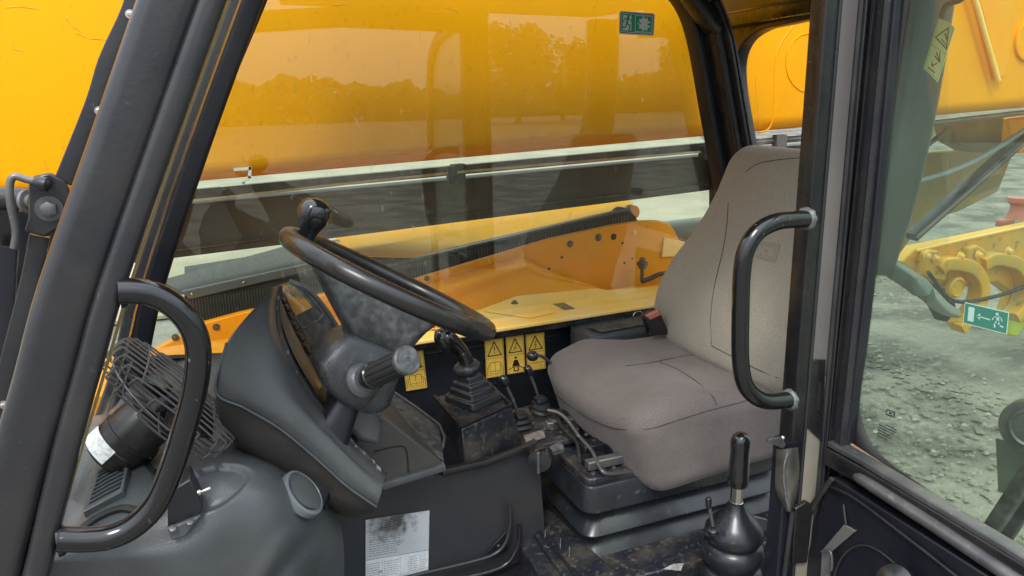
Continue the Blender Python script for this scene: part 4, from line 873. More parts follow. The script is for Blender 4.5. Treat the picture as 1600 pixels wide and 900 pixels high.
for i in range(ns):
    a = 2*math.pi*i/ns; rr = .0215-(.0016 if (i//2) % 3 == 0 else 0); prof.append((rr*math.cos(a), rr*math.sin(a)))
mk('ribbed_grip', *g_sweep([sa+sx*.03, sa+sx*.032, sa+sx*(L_-.014), sa+sx*(L_-.012)], prof), M['rubber'], stk, ang=30)
lathe('grip_base', sa+sx*.018, sx, [(0, .018), (.006, .0235), (.014, .0235), (.016, .021)], M['black'], stk, n=32)
lathe('grip_cap', sa+sx*(L_-.012), sx, [(0, .0215), (.002, .0235), (.010, .0235), (.012, .021), (.0115, .016), (.0115, .0155), (.012, .015), (.012, .004), (.010, .0035), (.010, 0)], M['boss'], stk, n=36)

# trims below the column
tr = thing('column_base_cover', 'stepped black plastic cover at the foot of the steering column', 'cover', P(620, 790, y=1.5))
prism('upper_cover', Ps([(530, 610), (580, 628), (600, 665), (596, 700), (560, 690), (520, 650)], y=1.32), (0, .1, 0), M['dash'], tr, bev=.012, segs=3)
prism('side_cover', Ps([(560, 650), (600, 650), (693, 724), (692, 736), (600, 764), (545, 780)], y=1.40), (0, .25, 0), M['dash_shaded'], tr, bev=.005)
mk('ledge', *g_sweep(Ps([(596, 758), (694, 728)], y=1.398), rrect(.01, .008, .003, 2), ref=V((0, 1, 0))), M['dash'], tr)
tube('panel_gap', Ps([(585, 706), (620, 698), (633, 700), (637, 715), (638, 738)], y=1.398), .0012, M['ink'], tr, n=6, k=3)
mk('steel_ramp', *g_prism([P(606, 606, y=1.75), P(687, 664, y=1.55), P(694, 720, y=1.42), P(600, 650, y=1.55), P(580, 625, y=1.65)], (0, .01, -.015)), M['boss'], tr, bev=.003)
for q in ((628, 640), (652, 665), (670, 680)): lathe('ramp_screw', P(*q, y=1.52)+V((0, 0, .0)), (.3, -.5, 1), [(0, .006), (.003, .005)], M['steel'], tr, n=10)
tube('ramp_lip', [P(606, 606, y=1.74), P(687, 664, y=1.54), P(692, 700, y=1.45)], .003, M['dash'], tr, n=8, k=2)

# floor riser and data plate
riser = thing('floor_riser', 'flat dark painted riser panel between dashboard and seat base', 'panel', P(670, 900, y=1.46))
prism('riser_panel', Ps([(500, 745), (694, 742), (818, 702), (840, 690), (860, 940), (500, 960)], y=1.46), (0, .02, 0), mat('riser_paint', (.022, .024, .030), .45, c2=(.032, .030, .030), cs=6), riser)
mk('riser_lip', *g_sweep(Ps([(690, 738), (760, 722), (822, 698)], y=1.452), rrect(.008, .008, .003, 2), ref=V((0, 1, 0))), M['black'], riser)
tube('edge_rubber', Ps([(797, 787), (797, 820), (790, 848), (772, 866), (735, 878), (660, 896), (600, 912)], y=1.44), .0045, M['pillar'], riser, n=10)
tube('floor_bead', Ps([(812, 820), (810, 850), (795, 878), (765, 893), (700, 908)], y=1.43), .006, M['black'], riser, n=10)
prism('gusset', Ps([(752, 873), (790, 832), (794, 860), (775, 872)], y=1.452), (0, .004, 0), M['navy'], riser, bev=.001)
lathe('gusset_rivet', P(779, 853, y=1.450), (0, -1, 0), [(0, .004), (.002, .003)], M['steel'], riser, n=10)

def decal(root, name, o, u, v, polys, m, off, h=.0004, **kw):
    """flat polygons given in the sticker's own 0..1 frame, as a thin raised film"""
    n_ = u.cross(v).normalized(); 
    if n_.dot(CAM-o) < 0: n_ = -n_
    parts = []
    for pl in polys:
        pts = [o+u*a+v*b+n_*off for a, b in pl]; parts.append(g_prism(pts, n_*h))
    return mk(name, *join(parts), m, root, **kw)
def stroke(pts, w, asp=1.0, closed=False):    # polyline into quads; asp = height/width of frame
    out = []; n = len(pts)
    for i in range(n if closed else n-1):
        (a, b), (c, d) = pts[i], pts[(i+1) % n]; dx, dy = c-a, (d-b)*asp; l = math.hypot(dx, dy) or 1
        nx, ny = -dy/l*w/2, dx/l*w/2/asp; ex, ey = dx/l*w*.45, dy/l*w*.45/asp
        out.append([(a+nx-ex, b+ny-ey), (a-nx-ex, b-ny-ey), (c-nx+ex, d-ny+ey), (c+nx+ex, d+ny+ey)])
    return out
def disc(cx, cy, r, asp=1.0, n=14): return [[(cx+r*math.cos(2*math.pi*i/n), cy+r*math.sin(2*math.pi*i/n)/asp) for i in range(n)]]
def frame4(tl, tr_, bl):     # origin bottom-left, u, v
    return bl, tr_-tl, tl-bl
def text(root, name, s, o, u, v, m, off, w, h):   # text within box at o, width w (in u), cap height h (in v)
    cu = bpy.data.curves.new(name, 'FONT'); cu.body = s; cu.size = 1; to = bpy.data.objects.new('tmp_text', cu)
    sc.collection.objects.link(to); bpy.context.view_layer.update()
    me = bpy.data.meshes.new_from_object(to); xs = [q.co.x for q in me.vertices]; ys = [q.co.y for q in me.vertices]
    x0, x1, y0, y1 = min(xs), max(xs), min(ys), max(ys); n_ = u.cross(v).normalized()
    if n_.dot(CAM-o) < 0: n_ = -n_
    vs = [o+u*(w*(q.co.x-x0)/(x1-x0))+v*(h*(q.co.y-y0)/(y1-y0))+n_*off for q in me.vertices]; fs = [list(p.vertices) for p in me.polygons]
    bpy.data.objects.remove(to); return mk(name, vs, fs, m, root)

# data plate
tl, tr2, bl = P(571, 812, y=1.458), P(671, 797, y=1.458), P(571, 912, y=1.458)
dp = thing('data_plate', 'silver grey data label with a dark smudge stuck on the riser panel', 'label', bl)
pm = bpy.data.materials.new('smudged_label_print'); pm.use_nodes = True; nt = pm.node_tree; b_ = nt.nodes['Principled BSDF']; b_.inputs['Roughness'].default_value = .45
g_ = nt.nodes.new('ShaderNodeNewGeometry'); sm = P(612, 812, y=1.458)
ds = nt.nodes.new('ShaderNodeVectorMath'); ds.operation = 'DISTANCE'; ds.inputs[1].default_value = sm; nt.links.new(g_.outputs['Position'], ds.inputs[0])
nz_ = nt.nodes.new('ShaderNodeTexNoise'); nz_.inputs['Scale'].default_value = 55; nz_.inputs['Detail'].default_value = 6; nt.links.new(g_.outputs['Position'], nz_.inputs['Vector'])
ma = nt.nodes.new('ShaderNodeMath'); ma.operation = 'MULTIPLY_ADD'; ma.inputs[1].default_value = .11; nt.links.new(nz_.outputs[0], ma.inputs[0]); nt.links.new(ds.outputs['Value'], ma.inputs[2])
rr_ = nt.nodes.new('ShaderNodeMapRange'); rr_.inputs[1].default_value = .07; rr_.inputs[2].default_value = .115; nt.links.new(ma.outputs[0], rr_.inputs[0])
mx = nt.nodes.new('ShaderNodeMixRGB'); mx.inputs[1].default_value = (.06, .055, .052, 1); mx.inputs[2].default_value = (.42, .44, .46, 1)
nt.links.new(rr_.outputs[0], mx.inputs[0]); nt.links.new(mx.outputs[0], b_.inputs['Base Color'])
o_, u_, v_ = frame4(tl, tr2, bl)
decal(dp, 'backing', o_, u_, v_, [[(0, 0), (1, 0), (1, 1), (0, 1)]], pm, 0, .0006)
decal(dp, 'lower_strip', o_, u_, v_, [[(0.005, .02), (1, .02), (1, .365), (0.005, .365)]], M['plate'], .0006, .0003)
lines = []
rnd = random.Random(5)
for r_ in range(15):
    yy = .42+r_*.036; x = .05
    while x < .52-.012*abs(r_-7):
        w = rnd.uniform(.03, .07); lines.append([(x, yy), (x+w, yy), (x+w, yy+.010), (x, yy+.010)]); x += w+.015
for cx0, cx1 in ((.02, .24), (.28, .52), (.70, .82), (.85, .97)):
    for r_ in range(7):
        yy = .08+r_*.036; x = cx0
        while x < cx1-.02:
            w = min(rnd.uniform(.02, .05), cx1-x); lines.append([(x, yy), (x+w, yy), (x+w, yy+.009), (x, yy+.009)]); x += w+.012
for x in (.26, .54, .68): lines.append([(x, .05), (x+.004, .05), (x+.004, .34), (x, .34)])
lines += stroke([(0.0, .37), (1, .37)], .008)+stroke([(0, 0.02), (0, 1), (1, 1), (1, 0.02)], .006)
tag(decal(dp, 'small_print', o_, u_, v_, lines, flat('grey_ink', (.17, .17, .17)), .0010, .0001), kind='stuff')
text(dp, 'printed_word', 'JCB', o_+u_*.19+v_*.12, u_, v_, M['ink'], .0012, .07, .055)

# ------------------------------------------------------------------ warning stickers
tri = [(.5, .955), (.10, .60), (.90, .60)]
def book(y0=.06, y1=.40):
    s = []
    s += stroke([(.22, y0+.08), (.22, y1-.03), (.36, y1), (.5, y1-.02), (.64, y1), (.78, y1-.03), (.78, y0+.08), (.64, y0+.11), (.5, y0+.08), (.36, y0+.11)], .022, 2, True)
    s += stroke([(.5, y0+.1), (.5, y1-.02)], .02, 2)
    s += stroke([(.20, y1-.08), (.14, y1-.09), (.14, y0+.04), (.86, y0+.04), (.86, y1-.09), (.80, y1-.08)], .018, 2)+stroke([(.13, y1-.13), (.07, y1-.14), (.07, y0+.0), (.93, y0+.0), (.93, y1-.14), (.87, y1-.13)], .018, 2)
    return s
def sticker(c4, label, kind):
    tl, tr_, bl = [P(*q, y=1.984) for q in c4]; o, u, v = frame4(tl, tr_, bl)
    t = thing('warning_sticker', label, 'sticker', bl, 'yellow warning stickers under the far window')
    decal(t, 'film', o, u, v, [[(0, 0), (1, 0), (1, 1), (0, 1)]], M['sticker_y'], 0, .0006)
    ink = stroke([(.04, .02), (.96, .02), (.96, .98), (.04, .98)], .012, 2, True)+stroke([(.04, .50), (.96, .50)], .014, 2)
    ink += stroke([(.5, .93), (.14, .57), (.86, .57)], .055, 2, True)
    if kind == 'alert': ink += [[(.47, .80), (.53, .80), (.515, .68), (.485, .68)]]+disc(.5, .64, .03, 2)+book()
    if kind == 'crush': ink += stroke([(.42, .62), (.50, .72), (.56, .78)], .03, 2)+stroke([(.46, .70), (.58, .66)], .03, 2)+disc(.56, .80, .03, 2)
    if kind == 'crush':
        ink += disc(.5, .42, .065, 2)+[[(.40, .36), (.60, .36), (.72, .19), (.28, .19)]]+stroke([(.10, .12), (.30, .17), (.70, .17), (.90, .12)], .04, 2)+stroke([(.40, .16), (.36, .08), (.47, .06)], .06, 2)+stroke([(.60, .16), (.64, .08), (.53, .06)], .06, 2)
    if kind == 'shock': ink += stroke([(.56, .82), (.46, .71), (.54, .69), (.46, .60)], .04, 2)+stroke([(.10, .2), (.9, .2)], .02, 2)
    tag(decal(t, 'printing', o, u, v, ink, M['ink'], .0006, .0002), None)
sticker(((628, 552), (661, 547), (635, 611)), 'yellow open book warning sticker half hidden behind the ribbed stalk', 'alert')
sticker(((757, 532), (786, 528), (760, 591)), 'yellow exclamation and open book warning sticker, left of the row of three', 'alert')
sticker(((790, 527), (818, 523), (793, 585)), 'yellow seat belt warning sticker, middle of the row of three', 'crush')
sticker(((821, 523), (850, 519), (824, 580)), 'yellow lightning bolt warning sticker, partly hidden by lever knobs and seat', 'shock')

# exit stickers
def runman(cx, cy, s, asp, flip=1):
    f = lambda l: [(cx+flip*a*s, cy+b*s/asp) for a, b in l]
    r = disc(cx+flip*.05*s, cy+.40*s/asp, .085*s, asp)
    r += stroke(f([(.02, .28), (-.05, -.02)]), .14*s, asp)+stroke(f([(.02, .26), (.22, .18), (.30, .02)]), .06*s, asp)+stroke(f([(.0, .26), (-.20, .22), (-.28, .06)]), .06*s, asp)
    r += stroke(f([(-.05, -.02), (.16, -.14), (.12, -.40)]), .085*s, asp)+stroke(f([(-.05, -.02), (-.14, -.24), (-.36, -.28)]), .085*s, asp)
    return r
tl, tr_, bl = P(968, 17, y=1.996), P(1023, 21, y=1.996), P(967, 53, y=1.996); o, u, v = frame4(tl, tr_, bl); A = v.length/u.length
t = thing('exit_sticker', 'small green emergency exit sticker with running figure and broken pane on the far window', 'sticker', bl)
rr = [(.5+a, .5+b/A*1.0) for a, b in rrect(.5, .5*A, .06, 4)]
decal(t, 'film', o, u, v, [rr], M['sticker_w'], 0, .0004)
decal(t, 'outline', o, u, v, [[(.5+a, .5+b/A) for a, b in rrect(.475, .5*A-.025, .05, 4)]], M['ink'], .0004, .0002)
decal(t, 'outline', o, u, v, [[(.5+a, .5+b/A) for a, b in rrect(.455, .5*A-.045, .04, 4)]], M['sticker_w'], .0006, .0002)
decal(t, 'green_field', o, u, v, [[(.5+a, .5+b/A) for a, b in rrect(.44, .5*A-.06, .04, 4)]], M['sticker_g'], .0008, .0002)
star = []
for i in range(18):
    a = 2*math.pi*i/18; r = (.19 if i % 2 else .135); star.append((.70+r*math.cos(a), .5+r*math.sin(a)/A*.95))
decal(t, 'pictogram', o, u, v, [[(.10, .17), (.34, .17), (.34, .84), (.10, .84)], star]+stroke([(.45, .15), (.92, .15), (.92, .85), (.45, .85)], .012, A, True), M['sticker_w'], .0010, .0002)
decal(t, 'figure', o, u, v, runman(.23, .50, .42, A), M['sticker_g'], .0012, .0002)
decal(t, 'dark_dots', o, u, v, disc(.58, .52, .022, A)+disc(.82, .50, .022, A), M['ink'], .0012, .0002)
tl, tr_, bl = D(1508, 472, x=1.118), D(1577, 488, x=1.118), D(1505, 505, x=1.118); o, u, v = frame4(tl, tr_, bl); A = v.length/u.length
t = thing('exit_sticker', 'green emergency exit sticker with arrow and running figure on the door glass', 'sticker', bl)
decal(t, 'film', o, u, v, [[(0, 0), (1, 0), (1, 1), (0, 1)]], flat('mint_border_film', (.45, .62, .52)), 0, .0004)
decal(t, 'green_field', o, u, v, [[(.015, .04), (.985, .04), (.985, .96), (.015, .96)]], flat('faded_green_film', (.05, .21, .145)), .0004, .0002)
mint = flat('mint_ink', (.42, .62, .52))
decal(t, 'pictogram', o, u, v, [[(.10, .18), (.24, .18), (.24, .84), (.10, .84)], [(.30, .50), (.38, .66), (.38, .34)]]+stroke([(.33, .50), (.60, .47)], .025, A)+runman(.77, .5, .36, A, -1), mint, .0006, .0002)
# tall caution label on the rear post, seen through the door
tl, tr_, bl = D(1467, 29, x=1.40), D(1493, 42, x=1.40), D(1443, 107, x=1.40); o, u, v = frame4(tl, tr_, bl); A = v.length/u.length
t = thing('crush_label', 'tall pale lime caution label with triangle and hand on the post behind the door glass', 'sticker', bl)
decal(t, 'film', o, u, v, [[(0, 0), (.5, -.04), (1, -.10), (1, .98), (.5, 1.02), (0, 1)]], M['sticker_p'], 0, .0008)
decal(t, 'printing', o, u, v, stroke([(.68, .93), (.14, .66), (.90, .56)], .06, A, True)+stroke([(.60, .80), (.78, .72)], .08, A)+stroke([(.50, .68), (.82, .62)], .04, A)+stroke([(0, .5), (1, .46)], .015, A)
      + stroke([(.45, .40), (.78, .27)], .06, A)+stroke([(.62, .44), (.78, .27)], .05, A)+stroke([(.40, .33), (.78, .27)], .05, A)+stroke([(.40, .14), (.66, .22)], .05, A)+stroke([(.38, .20), (.40, .14), (.52, .13)], .05, A)
      + [[(.22, .085), (.70, .05), (.70, .025), (.22, .06)]]+stroke([(.06, .03), (.94, -.05), (.94, .94)], .012, A)+stroke([(.06, .03), (.06, .97)], .012, A), M['ink'], .0008, .0002)
# glass print
o = D(1396, 652, x=1.1225); u = D(1384, 647, x=1.1225)-o; v = D(1398, 640, x=1.1225)-o
t = thing('glass_mark', 'small mirrored manufacturer print on the lower corner of the door glass', 'marking', o)
decal(t, 'logo_box', D(1384, 648, x=1.1225), D(1397, 653, x=1.1225)-D(1384, 648, x=1.1225), D(1386, 639, x=1.1225)-D(1384, 648, x=1.1225), [[(0, 0), (1, 0), (1, 1), (0, 1)]], M['ink'], 0, .0002)
text(t, 'logo_text', 'JCB', D(1396, 652, x=1.1220), D(1385, 648, x=1.1220)-D(1396, 652, x=1.1220), D(1397.5, 645, x=1.1220)-D(1396, 652, x=1.1220), mint, .0002, 1, 1)
ln = []; rnd = random.Random(9)
for i in range(6):
    x = 0 if i else .4
    while x < 1-(.08*i): w = rnd.uniform(.05, .12); ln.append([(x, 1-i*.17), (x+w, 1-i*.17), (x+w, 1-i*.17+.07), (x, 1-i*.17+.07)]); x += w+.03
q0 = D(1370, 684, x=1.1222); decal(t, 'small_print', q0, D(1396, 697, x=1.1222)-q0, D(1374, 660, x=1.1222)-q0, ln, M['ink'], 0, .0002)

# ------------------------------------------------------------------ joystick console
jc = thing('joystick_console', 'black steel box console carrying the joystick between dashboard and seat', 'console', P(760, 720, y=1.6))
jn = [P(721, 670, y=1.50), P(799, 635, y=1.50)]
zt_ = (jn[0].z+jn[1].z)/2
tA = P(721, 670, z=zt_); tB = P(799, 635, z=zt_); tC = P(752, 590, z=zt_); tD = P(679, 621, z=zt_)
bA = P(727, 726, y=tA.y+.0); bB = P(818, 695, y=tB.y+.0); bC = tC+V((0, .03, -.13)); bD = P(692, 668, y=tD.y)
mk('console_box', [tA, tB, tC, tD, bA, bB, bC, bD], [[0, 1, 2, 3], [4, 7, 6, 5], [0, 4, 5, 1], [1, 5, 6, 2], [2, 6, 7, 3], [3, 7, 4, 0]], M['sill'], jc, bev=.004)
mk('deck_lip', *g_sweep([tD+V((0, 0, .004)), tA+V((0, 0, .004)), tB+V((0, 0, .004)), tC+V((0, 0, .004))], rrect(.003, .004, .001, 2)), M['black'], jc)
ps = (tD*.72+tA*.28).lerp(tC*.72+tB*.28, .25)
box('port_frame', ps+V((0, 0, .003)), (.018, .012, .004), M['black'], jc, bev=.001)
js = thing('joystick', 'black curved joystick with pyramid rubber boot on the console', 'joystick', (tA+tB+tC+tD)/4)
jb = (tA*.5+tB*.5)*.47+(tC*.5+tD*.5)*.53+V((.006, 0, .001))
ex = (tB-tA).normalized(); ey = V((0, 0, 1)).cross(ex)
jtop = P(731, 577, y=jb.y); lean = (jtop-jb)
tiers = [(.0, .052), (.20, .049), (.23, .041), (.42, .038), (.45, .033), (.62, .031), (.66, .026), (.84, .024), (.88, .020), (1.0, .019)]
secs = []
for h, a_ in tiers:
    c = jb+lean*h; secs.append([c+ex*p+ey*q for p, q in rrect(a_, a_, a_*.25, 3)])
mk('boot', *g_loft(secs), M['boot'], js, bev=.002, ang=30)
ng = P(727, 572, y=jb.y)
lathe('grip_collar', jtop-V((0, 0, .004)), lean.normalized()+V((-.1, 0, 0)), [(-.008, .022), (0, .030), (.010, .033), (.018, .028), (.022, .02)], M['boot'], js, n=28, ang=70)
gp = [P(*q, y=jb.y) for q in ((730, 575), (724, 558), (716, 541), (706, 530), (696, 523), (688, 517))]
gp = [P(*q, y=jb.y) for q in ((731, 575), (727, 560), (719, 546), (708, 535), (699, 530), (692, 527), (686, 524))]
mk('grip', *g_tube(gp, [.0180, .0165, .0160, .0185, .0225, .0220, .010], 18, k=5), M['handle'], js, ang=80)
lathe('thumb_button', P(694, 514, y=jb.y-.012), (-.3, -.3, 1), [(0, .007), (.004, .007), (.005, .004)], M['white_weld'], js, n=12)
mk('grip_nose', *g_tube([P(686, 516, y=jb.y-.006), P(689, 527, y=jb.y-.006), P(695, 540, y=jb.y-.006), P(703, 551, y=jb.y-.004)], [.010, .017, .015, .006], 16, k=4), M['gloss'], js, ang=80)

# levers by the seat
def lever(name, kb, base, y, label, tilt, kr=.010, sz=(.020, .022, .030)):
    k = P(*kb, y=y); b = P(*base, y=y); t = thing(name, label, 'lever', b, 'short control levers beside the seat')
    tube('lever_rod', [b, b.lerp(k, .45)+V((.004, 0, 0)), b.lerp(k, .92)], .0042, M['steel'], t, n=10)
    mk('lever_knob', *g_rbox(k, sz, .0085, 8, lambda p: k+Matrix.Rotation(tilt, 3, 'Y') @ (p-k)), M['gloss'], t, ang=80)
    for i, r in enumerate((.026, .021, .016)):
        c = b+V((0, 0, i*.013)); mk('lever_gaiter', *g_loft([[c+V((p, q, 0)) for p, q in rrect(r, r, .005, 3)], [c+V((p, q, .007)) for p, q in rrect(r*.9, r*.9, .005, 3)], [c+V((p, q, .011)) for p, q in rrect(r*.55, r*.55, .005, 3)]]), M['boot'], t)
lever('control_lever', (788, 595), (814, 665), 1.60, 'front short black lever with angular knob between console and seat', R(-25))
lever('control_lever', (826, 579), (845, 640), 1.68, 'middle short black lever with angular knob close to the seat cushion', R(-25))
k = P(832, 556, y=1.70); t = thing('control_lever', 'rear lever with round black knob in front of the stickers', 'lever', P(880, 600, y=1.7), 'short control levers beside the seat')
mk('lever_knob', *g_rbox(k, (.030, .028, .026), .0125, 8), M['gloss'], t, ang=80)
tube('lever_rod', [k, P(852, 560, y=1.72), P(890, 600, y=1.74)], .0045, M['steel'], t, n=10)
# floor deck in front of the seat
dk = thing('seat_floor_plate', 'grimy steel mounting plate with slots in front of the seat base', 'panel', P(830, 660, y=1.6))
zf = P(830, 668, y=1.60).z
prism('mounting_plate', Ps([(760, 655), (800, 640), (830, 632), (905, 642), (905, 684), (848, 694), (822, 696)], z=zf), (0, 0, -.012), M['sill'], dk, bev=.002)
prism('worn_patch', Ps([(818, 682), (848, 673), (852, 684), (822, 694)], z=zf+.002), (0, 0, .003), mat('worn_brown_steel', (.16, .14, .12), .6, c2=(.25, .23, .2), cs=60), dk)
for i in range(9):
    c = P(822+i*13+random.uniform(-3, 3), 664+i*2.5+random.uniform(-4, 6), z=zf+.002); lathe('plate_bolt', c, (0, 0, 1), [(0, .005), (.003, .0045)], M['steel'], dk, n=8)
for q in ((846, 641), (870, 652)):
    c = P(*q, z=zf+.01); mk('rubber_buffer', *g_lathe(c, (.2, 0, 1), [(-.02, .02), (-.005, .026), (0, .022), (.008, .024), (.014, .012)], 16), M['rubber'], dk)

for q_ in ([(876, 618), (900, 634), (930, 640), (952, 652)], [(868, 640), (878, 668), (900, 690), (906, 720)], [(830, 690), (836, 704), (852, 712), (880, 706)]):
    tube('control_cable', [P(a, b, z=zf+.02) for a, b in q_], .0038, M['rubber'], dk, n=8)
# ------------------------------------------------------------------ seat
seat = thing('operator_seat', 'taupe fabric operator seat with high back on the suspension base', 'seat', (1.0, 1.5, 1.17))
CX0, CX1, CY0, CY1, CZ0, CZ1 = .768, 1.32, 1.285, 1.775, 1.118, 1.332
def cush(p):
    u = (p.x-CX0)/(CX1-CX0); w = (p.y-(CY0+CY1)/2)/((CY1-CY0)/2); t = (p.z-CZ0)/(CZ1-CZ0)
    dz = 0; dx = 0
    if t > .3:
        k = (t-.3)/.7; dz += k*(.012*abs(w)**2.2-.012*math.exp(-((u-.62)/.3)**2)-.030*max(0, .22-u)/.22*1.0+.014*max(0, 1-abs(u-.25)/.25))
    if t < .4: dz += .035*(1-t/.4)*max(0, u-.15)
    dx += .062*(1-t)*(1-min(1, u/.6))          # front face leans in towards its foot
    dx += .030*(w*w)*(1-min(1, u/.6))          # rounded plan front
    return V((p.x+dx, p.y, p.z+dz))
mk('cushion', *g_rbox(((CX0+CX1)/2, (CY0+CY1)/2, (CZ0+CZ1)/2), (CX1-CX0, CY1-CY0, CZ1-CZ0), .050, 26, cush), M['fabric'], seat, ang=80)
def cs(x, y, z): return cush(V((x, y, z)))
def on_seat(l, f, name):
    tube(name, [f(*q, .0006) for q in l], .0009, M['seam'], seat, n=6)
vs, fs = g_rbox(((CX0+CX1)/2, (CY0+CY1)/2, (CZ0+CZ1)/2), (CX1-CX0, CY1-CY0, CZ1-CZ0), .050, 26, cush)
onc, _n = snapper(vs, fs)
on_seat([(845, 592), (870, 615), (905, 643), (940, 662), (975, 671), (1015, 670), (1060, 656), (1110, 641), (1160, 628), (1212, 615)], onc, 'cushion_seam')
on_seat([(978, 572), (1010, 568), (1050, 560), (1090, 554), (1118, 553)], onc, 'cushion_seam')
on_seat([(1030, 566), (1060, 578), (1090, 598), (1112, 618), (1120, 634)], onc, 'cushion_seam')
BZ0, BZ1 = 1.30, 1.845
def back(p):     # local: x thickness, y width, z height
    t = (p.z-BZ0)/(BZ1-BZ0); w = (p.y-1.535)
    K = [(0, 1.14), (.16, 1.25), (.29, 1.26), (.42, 1.20), (.55, 1.04), (.66, .89), (.78, .79), (.90, .74), (1.0, .70)]
    sc_ = K[-1][1]
    for (a, b), (c, d) in zip(K, K[1:]):
        if a <= t < c: sc_ = b+(d-b)*(t-a)/(c-a)
    if t < 0: sc_ = 1.06
    y = 1.535+w*sc_
    x = p.x+t*.17-.012*math.cos(w/.24*2.2)*(1 if p.x < 1.2 else .3)
    if t < .3: x -= .0
    x += -.025*math.exp(-((t-.25)/.2)**2)
    return V((x, y, p.z))
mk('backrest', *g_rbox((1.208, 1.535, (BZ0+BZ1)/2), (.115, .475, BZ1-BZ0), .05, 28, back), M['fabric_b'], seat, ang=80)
def bk(y, t): return back(V((1.1775, y, BZ0+t*(BZ1-BZ0))))
vs, fs = g_rbox((1.208, 1.535, (BZ0+BZ1)/2), (.115, .475, BZ1-BZ0), .05, 28, back); onb, _n = snapper(vs, fs)
on_seat([(1138, 318), (1136, 350), (1130, 390), (1118, 440), (1111, 490), (1112, 538)], onb, 'backrest_seam')
on_seat([(1166, 268), (1185, 256), (1215, 250), (1250, 247)], onb, 'backrest_seam')
on_seat([(1112, 540), (1150, 560), (1190, 580), (1215, 590)], onb, 'backrest_seam')
# woven tag
q = [P(1190, 383, x=1.0)]
tg = [onb(*c, .0008) for c in ((1188, 376), (1220, 382), (1212, 410), (1182, 402))]
mk('fabric_tag', *g_prism(tg, (-.0008, -.0003, 0)), mat('embossed_tag', (.25, .228, .188), .8), seat)
text(seat, 'tag_letters', 'JCB', tg[3]*.85+tg[0]*.15, (tg[2]-tg[3]), (tg[0]-tg[3]), mat('tag_thread', (.34, .315, .27), .8), .0012, .8, .55)
# recline / fore-aft bar
br2 = tube('adjust_bar', [P(856, 641, y=1.60), P(872, 645, y=1.58), P(886, 656, y=1.55), P(905, 682, y=1.48), P(925, 705, y=1.42), P(936, 728, y=1.36), P(950, 740, y=1.34), P(1000, 736, y=1.36)], .0048, M['steel'], seat, n=10, label='thin bent steel adjusting bar under the cushion')
sus = thing('seat_suspension', 'black rubber bellows suspension base below the operator seat', 'seat base', (.92, 1.47, .95))
def sring(x0, x1, y0, y1, z, r):
    y0 += .065; y1 += .04; x1 += .05; return [V(((x0+x1)/2+a, (y0+y1)/2+b, z)) for a, b in rrect((x1-x0)/2, (y1-y0)/2, r, 5)]
def sg(px, py): return P(px, py, y=1.335)
zs = [sg(917, 766).z, sg(922, 800).z, sg(925, 812).z, sg(925, 838).z, sg(925, 850).z, sg(925, 878).z, sg(928, 890).z, sg(928, 940).z]
X0 = sg(917, 766).x
secs = [sring(X0+.004, 1.20, 1.275, 1.68, zs[0], .02), sring(X0+.002, 1.20, 1.272, 1.685, zs[0]-.006, .025), sring(X0-.006, 1.22, 1.262, 1.70, zs[1], .035), sring(X0-.006, 1.22, 1.262, 1.70, zs[1]-.004, .035), sring(X0+.034, 1.2, 1.302, 1.68, zs[2]-.002, .03),
        sring(X0-.006, 1.22, 1.262, 1.70, zs[3]+.004, .035), sring(X0-.008, 1.22, 1.260, 1.70, zs[3], .035), sring(X0+.034, 1.2, 1.302, 1.68, zs[4], .03),
        sring(X0-.010, 1.22, 1.258, 1.71, zs[5]+.004, .035), sring(X0-.012, 1.22, 1.256, 1.71, zs[5], .035), sring(X0+.03, 1.2, 1.30, 1.69, zs[6], .03), sring(X0+.03, 1.2, 1.30, 1.69, zs[7]-.1, .03)]
mk('bellows', *g_loft(secs), M['boot'], sus, ang=50, bev=.002)
mk('top_pan', *g_loft([sring(X0+.010, 1.19, 1.285, 1.672, zs[0]-.002, .015), sring(X0+.010, 1.19, 1.285, 1.672, zs[0]+.014, .015)]), M['sill'], sus, bev=.003)
for i, (xa, ya, sx_, sy_, sz_) in enumerate(((X0+.06, 1.41, .06, .05, .018), (X0+.10, 1.46, .10, .04, .03), (X0+.05, 1.56, .05, .10, .022), (X0+.14, 1.40, .08, .03, .014), (X0+.16, 1.5, .12, .18, .035), (X0+.09, 1.62, .08, .06, .03))):
    box('slide_block', (xa, ya, zs[0]+.014+sz_/2), (sx_, sy_, sz_), M['black' if i % 2 else 'navy'], sus, bev=.003)
box('slide_rail', (X0+.25, 1.385, zs[0]+.030), (.45, .022, .022), M['steel'], sus, bev=.003)
box('slide_rail', (X0+.25, 1.60, zs[0]+.034), (.45, .022, .026), M['steel'], sus, bev=.003)
for i in range(5): lathe('slide_bolt', (X0+.035+i*.028, 1.372+.004*i, zs[0]+.014), (0, 0, 1), [(0, .006), (.004, .005)], M['steel'], sus, n=8)
kn = P(845, 716, y=1.42); kx = V((-.55, -.8, .05)).normalized()
kb = lathe('weight_knob', kn-kx*.01, kx, [(-.005, .020), (.0, .029), (.018, .030), (.026, .026), (.028, .012), (.03, .0)], M['gloss'], sus, n=14, ang=30)
lathe('knob_sleeve', kn+V((.012, .01, 0)), V((1, .25, .1)), [(0, .012), (.05, .012), (.052, .010)], M['boss'], sus, n=20)
prism('knob_bar', [kn+kx*.021+V((-.004, 0, -.026)), kn+kx*.021+V((.004, 0, -.026)), kn+kx*.021+V((.004, 0, .026)), kn+kx*.021+V((-.004, 0, .026))], kx*.008, M['steel'], sus, bev=.002)
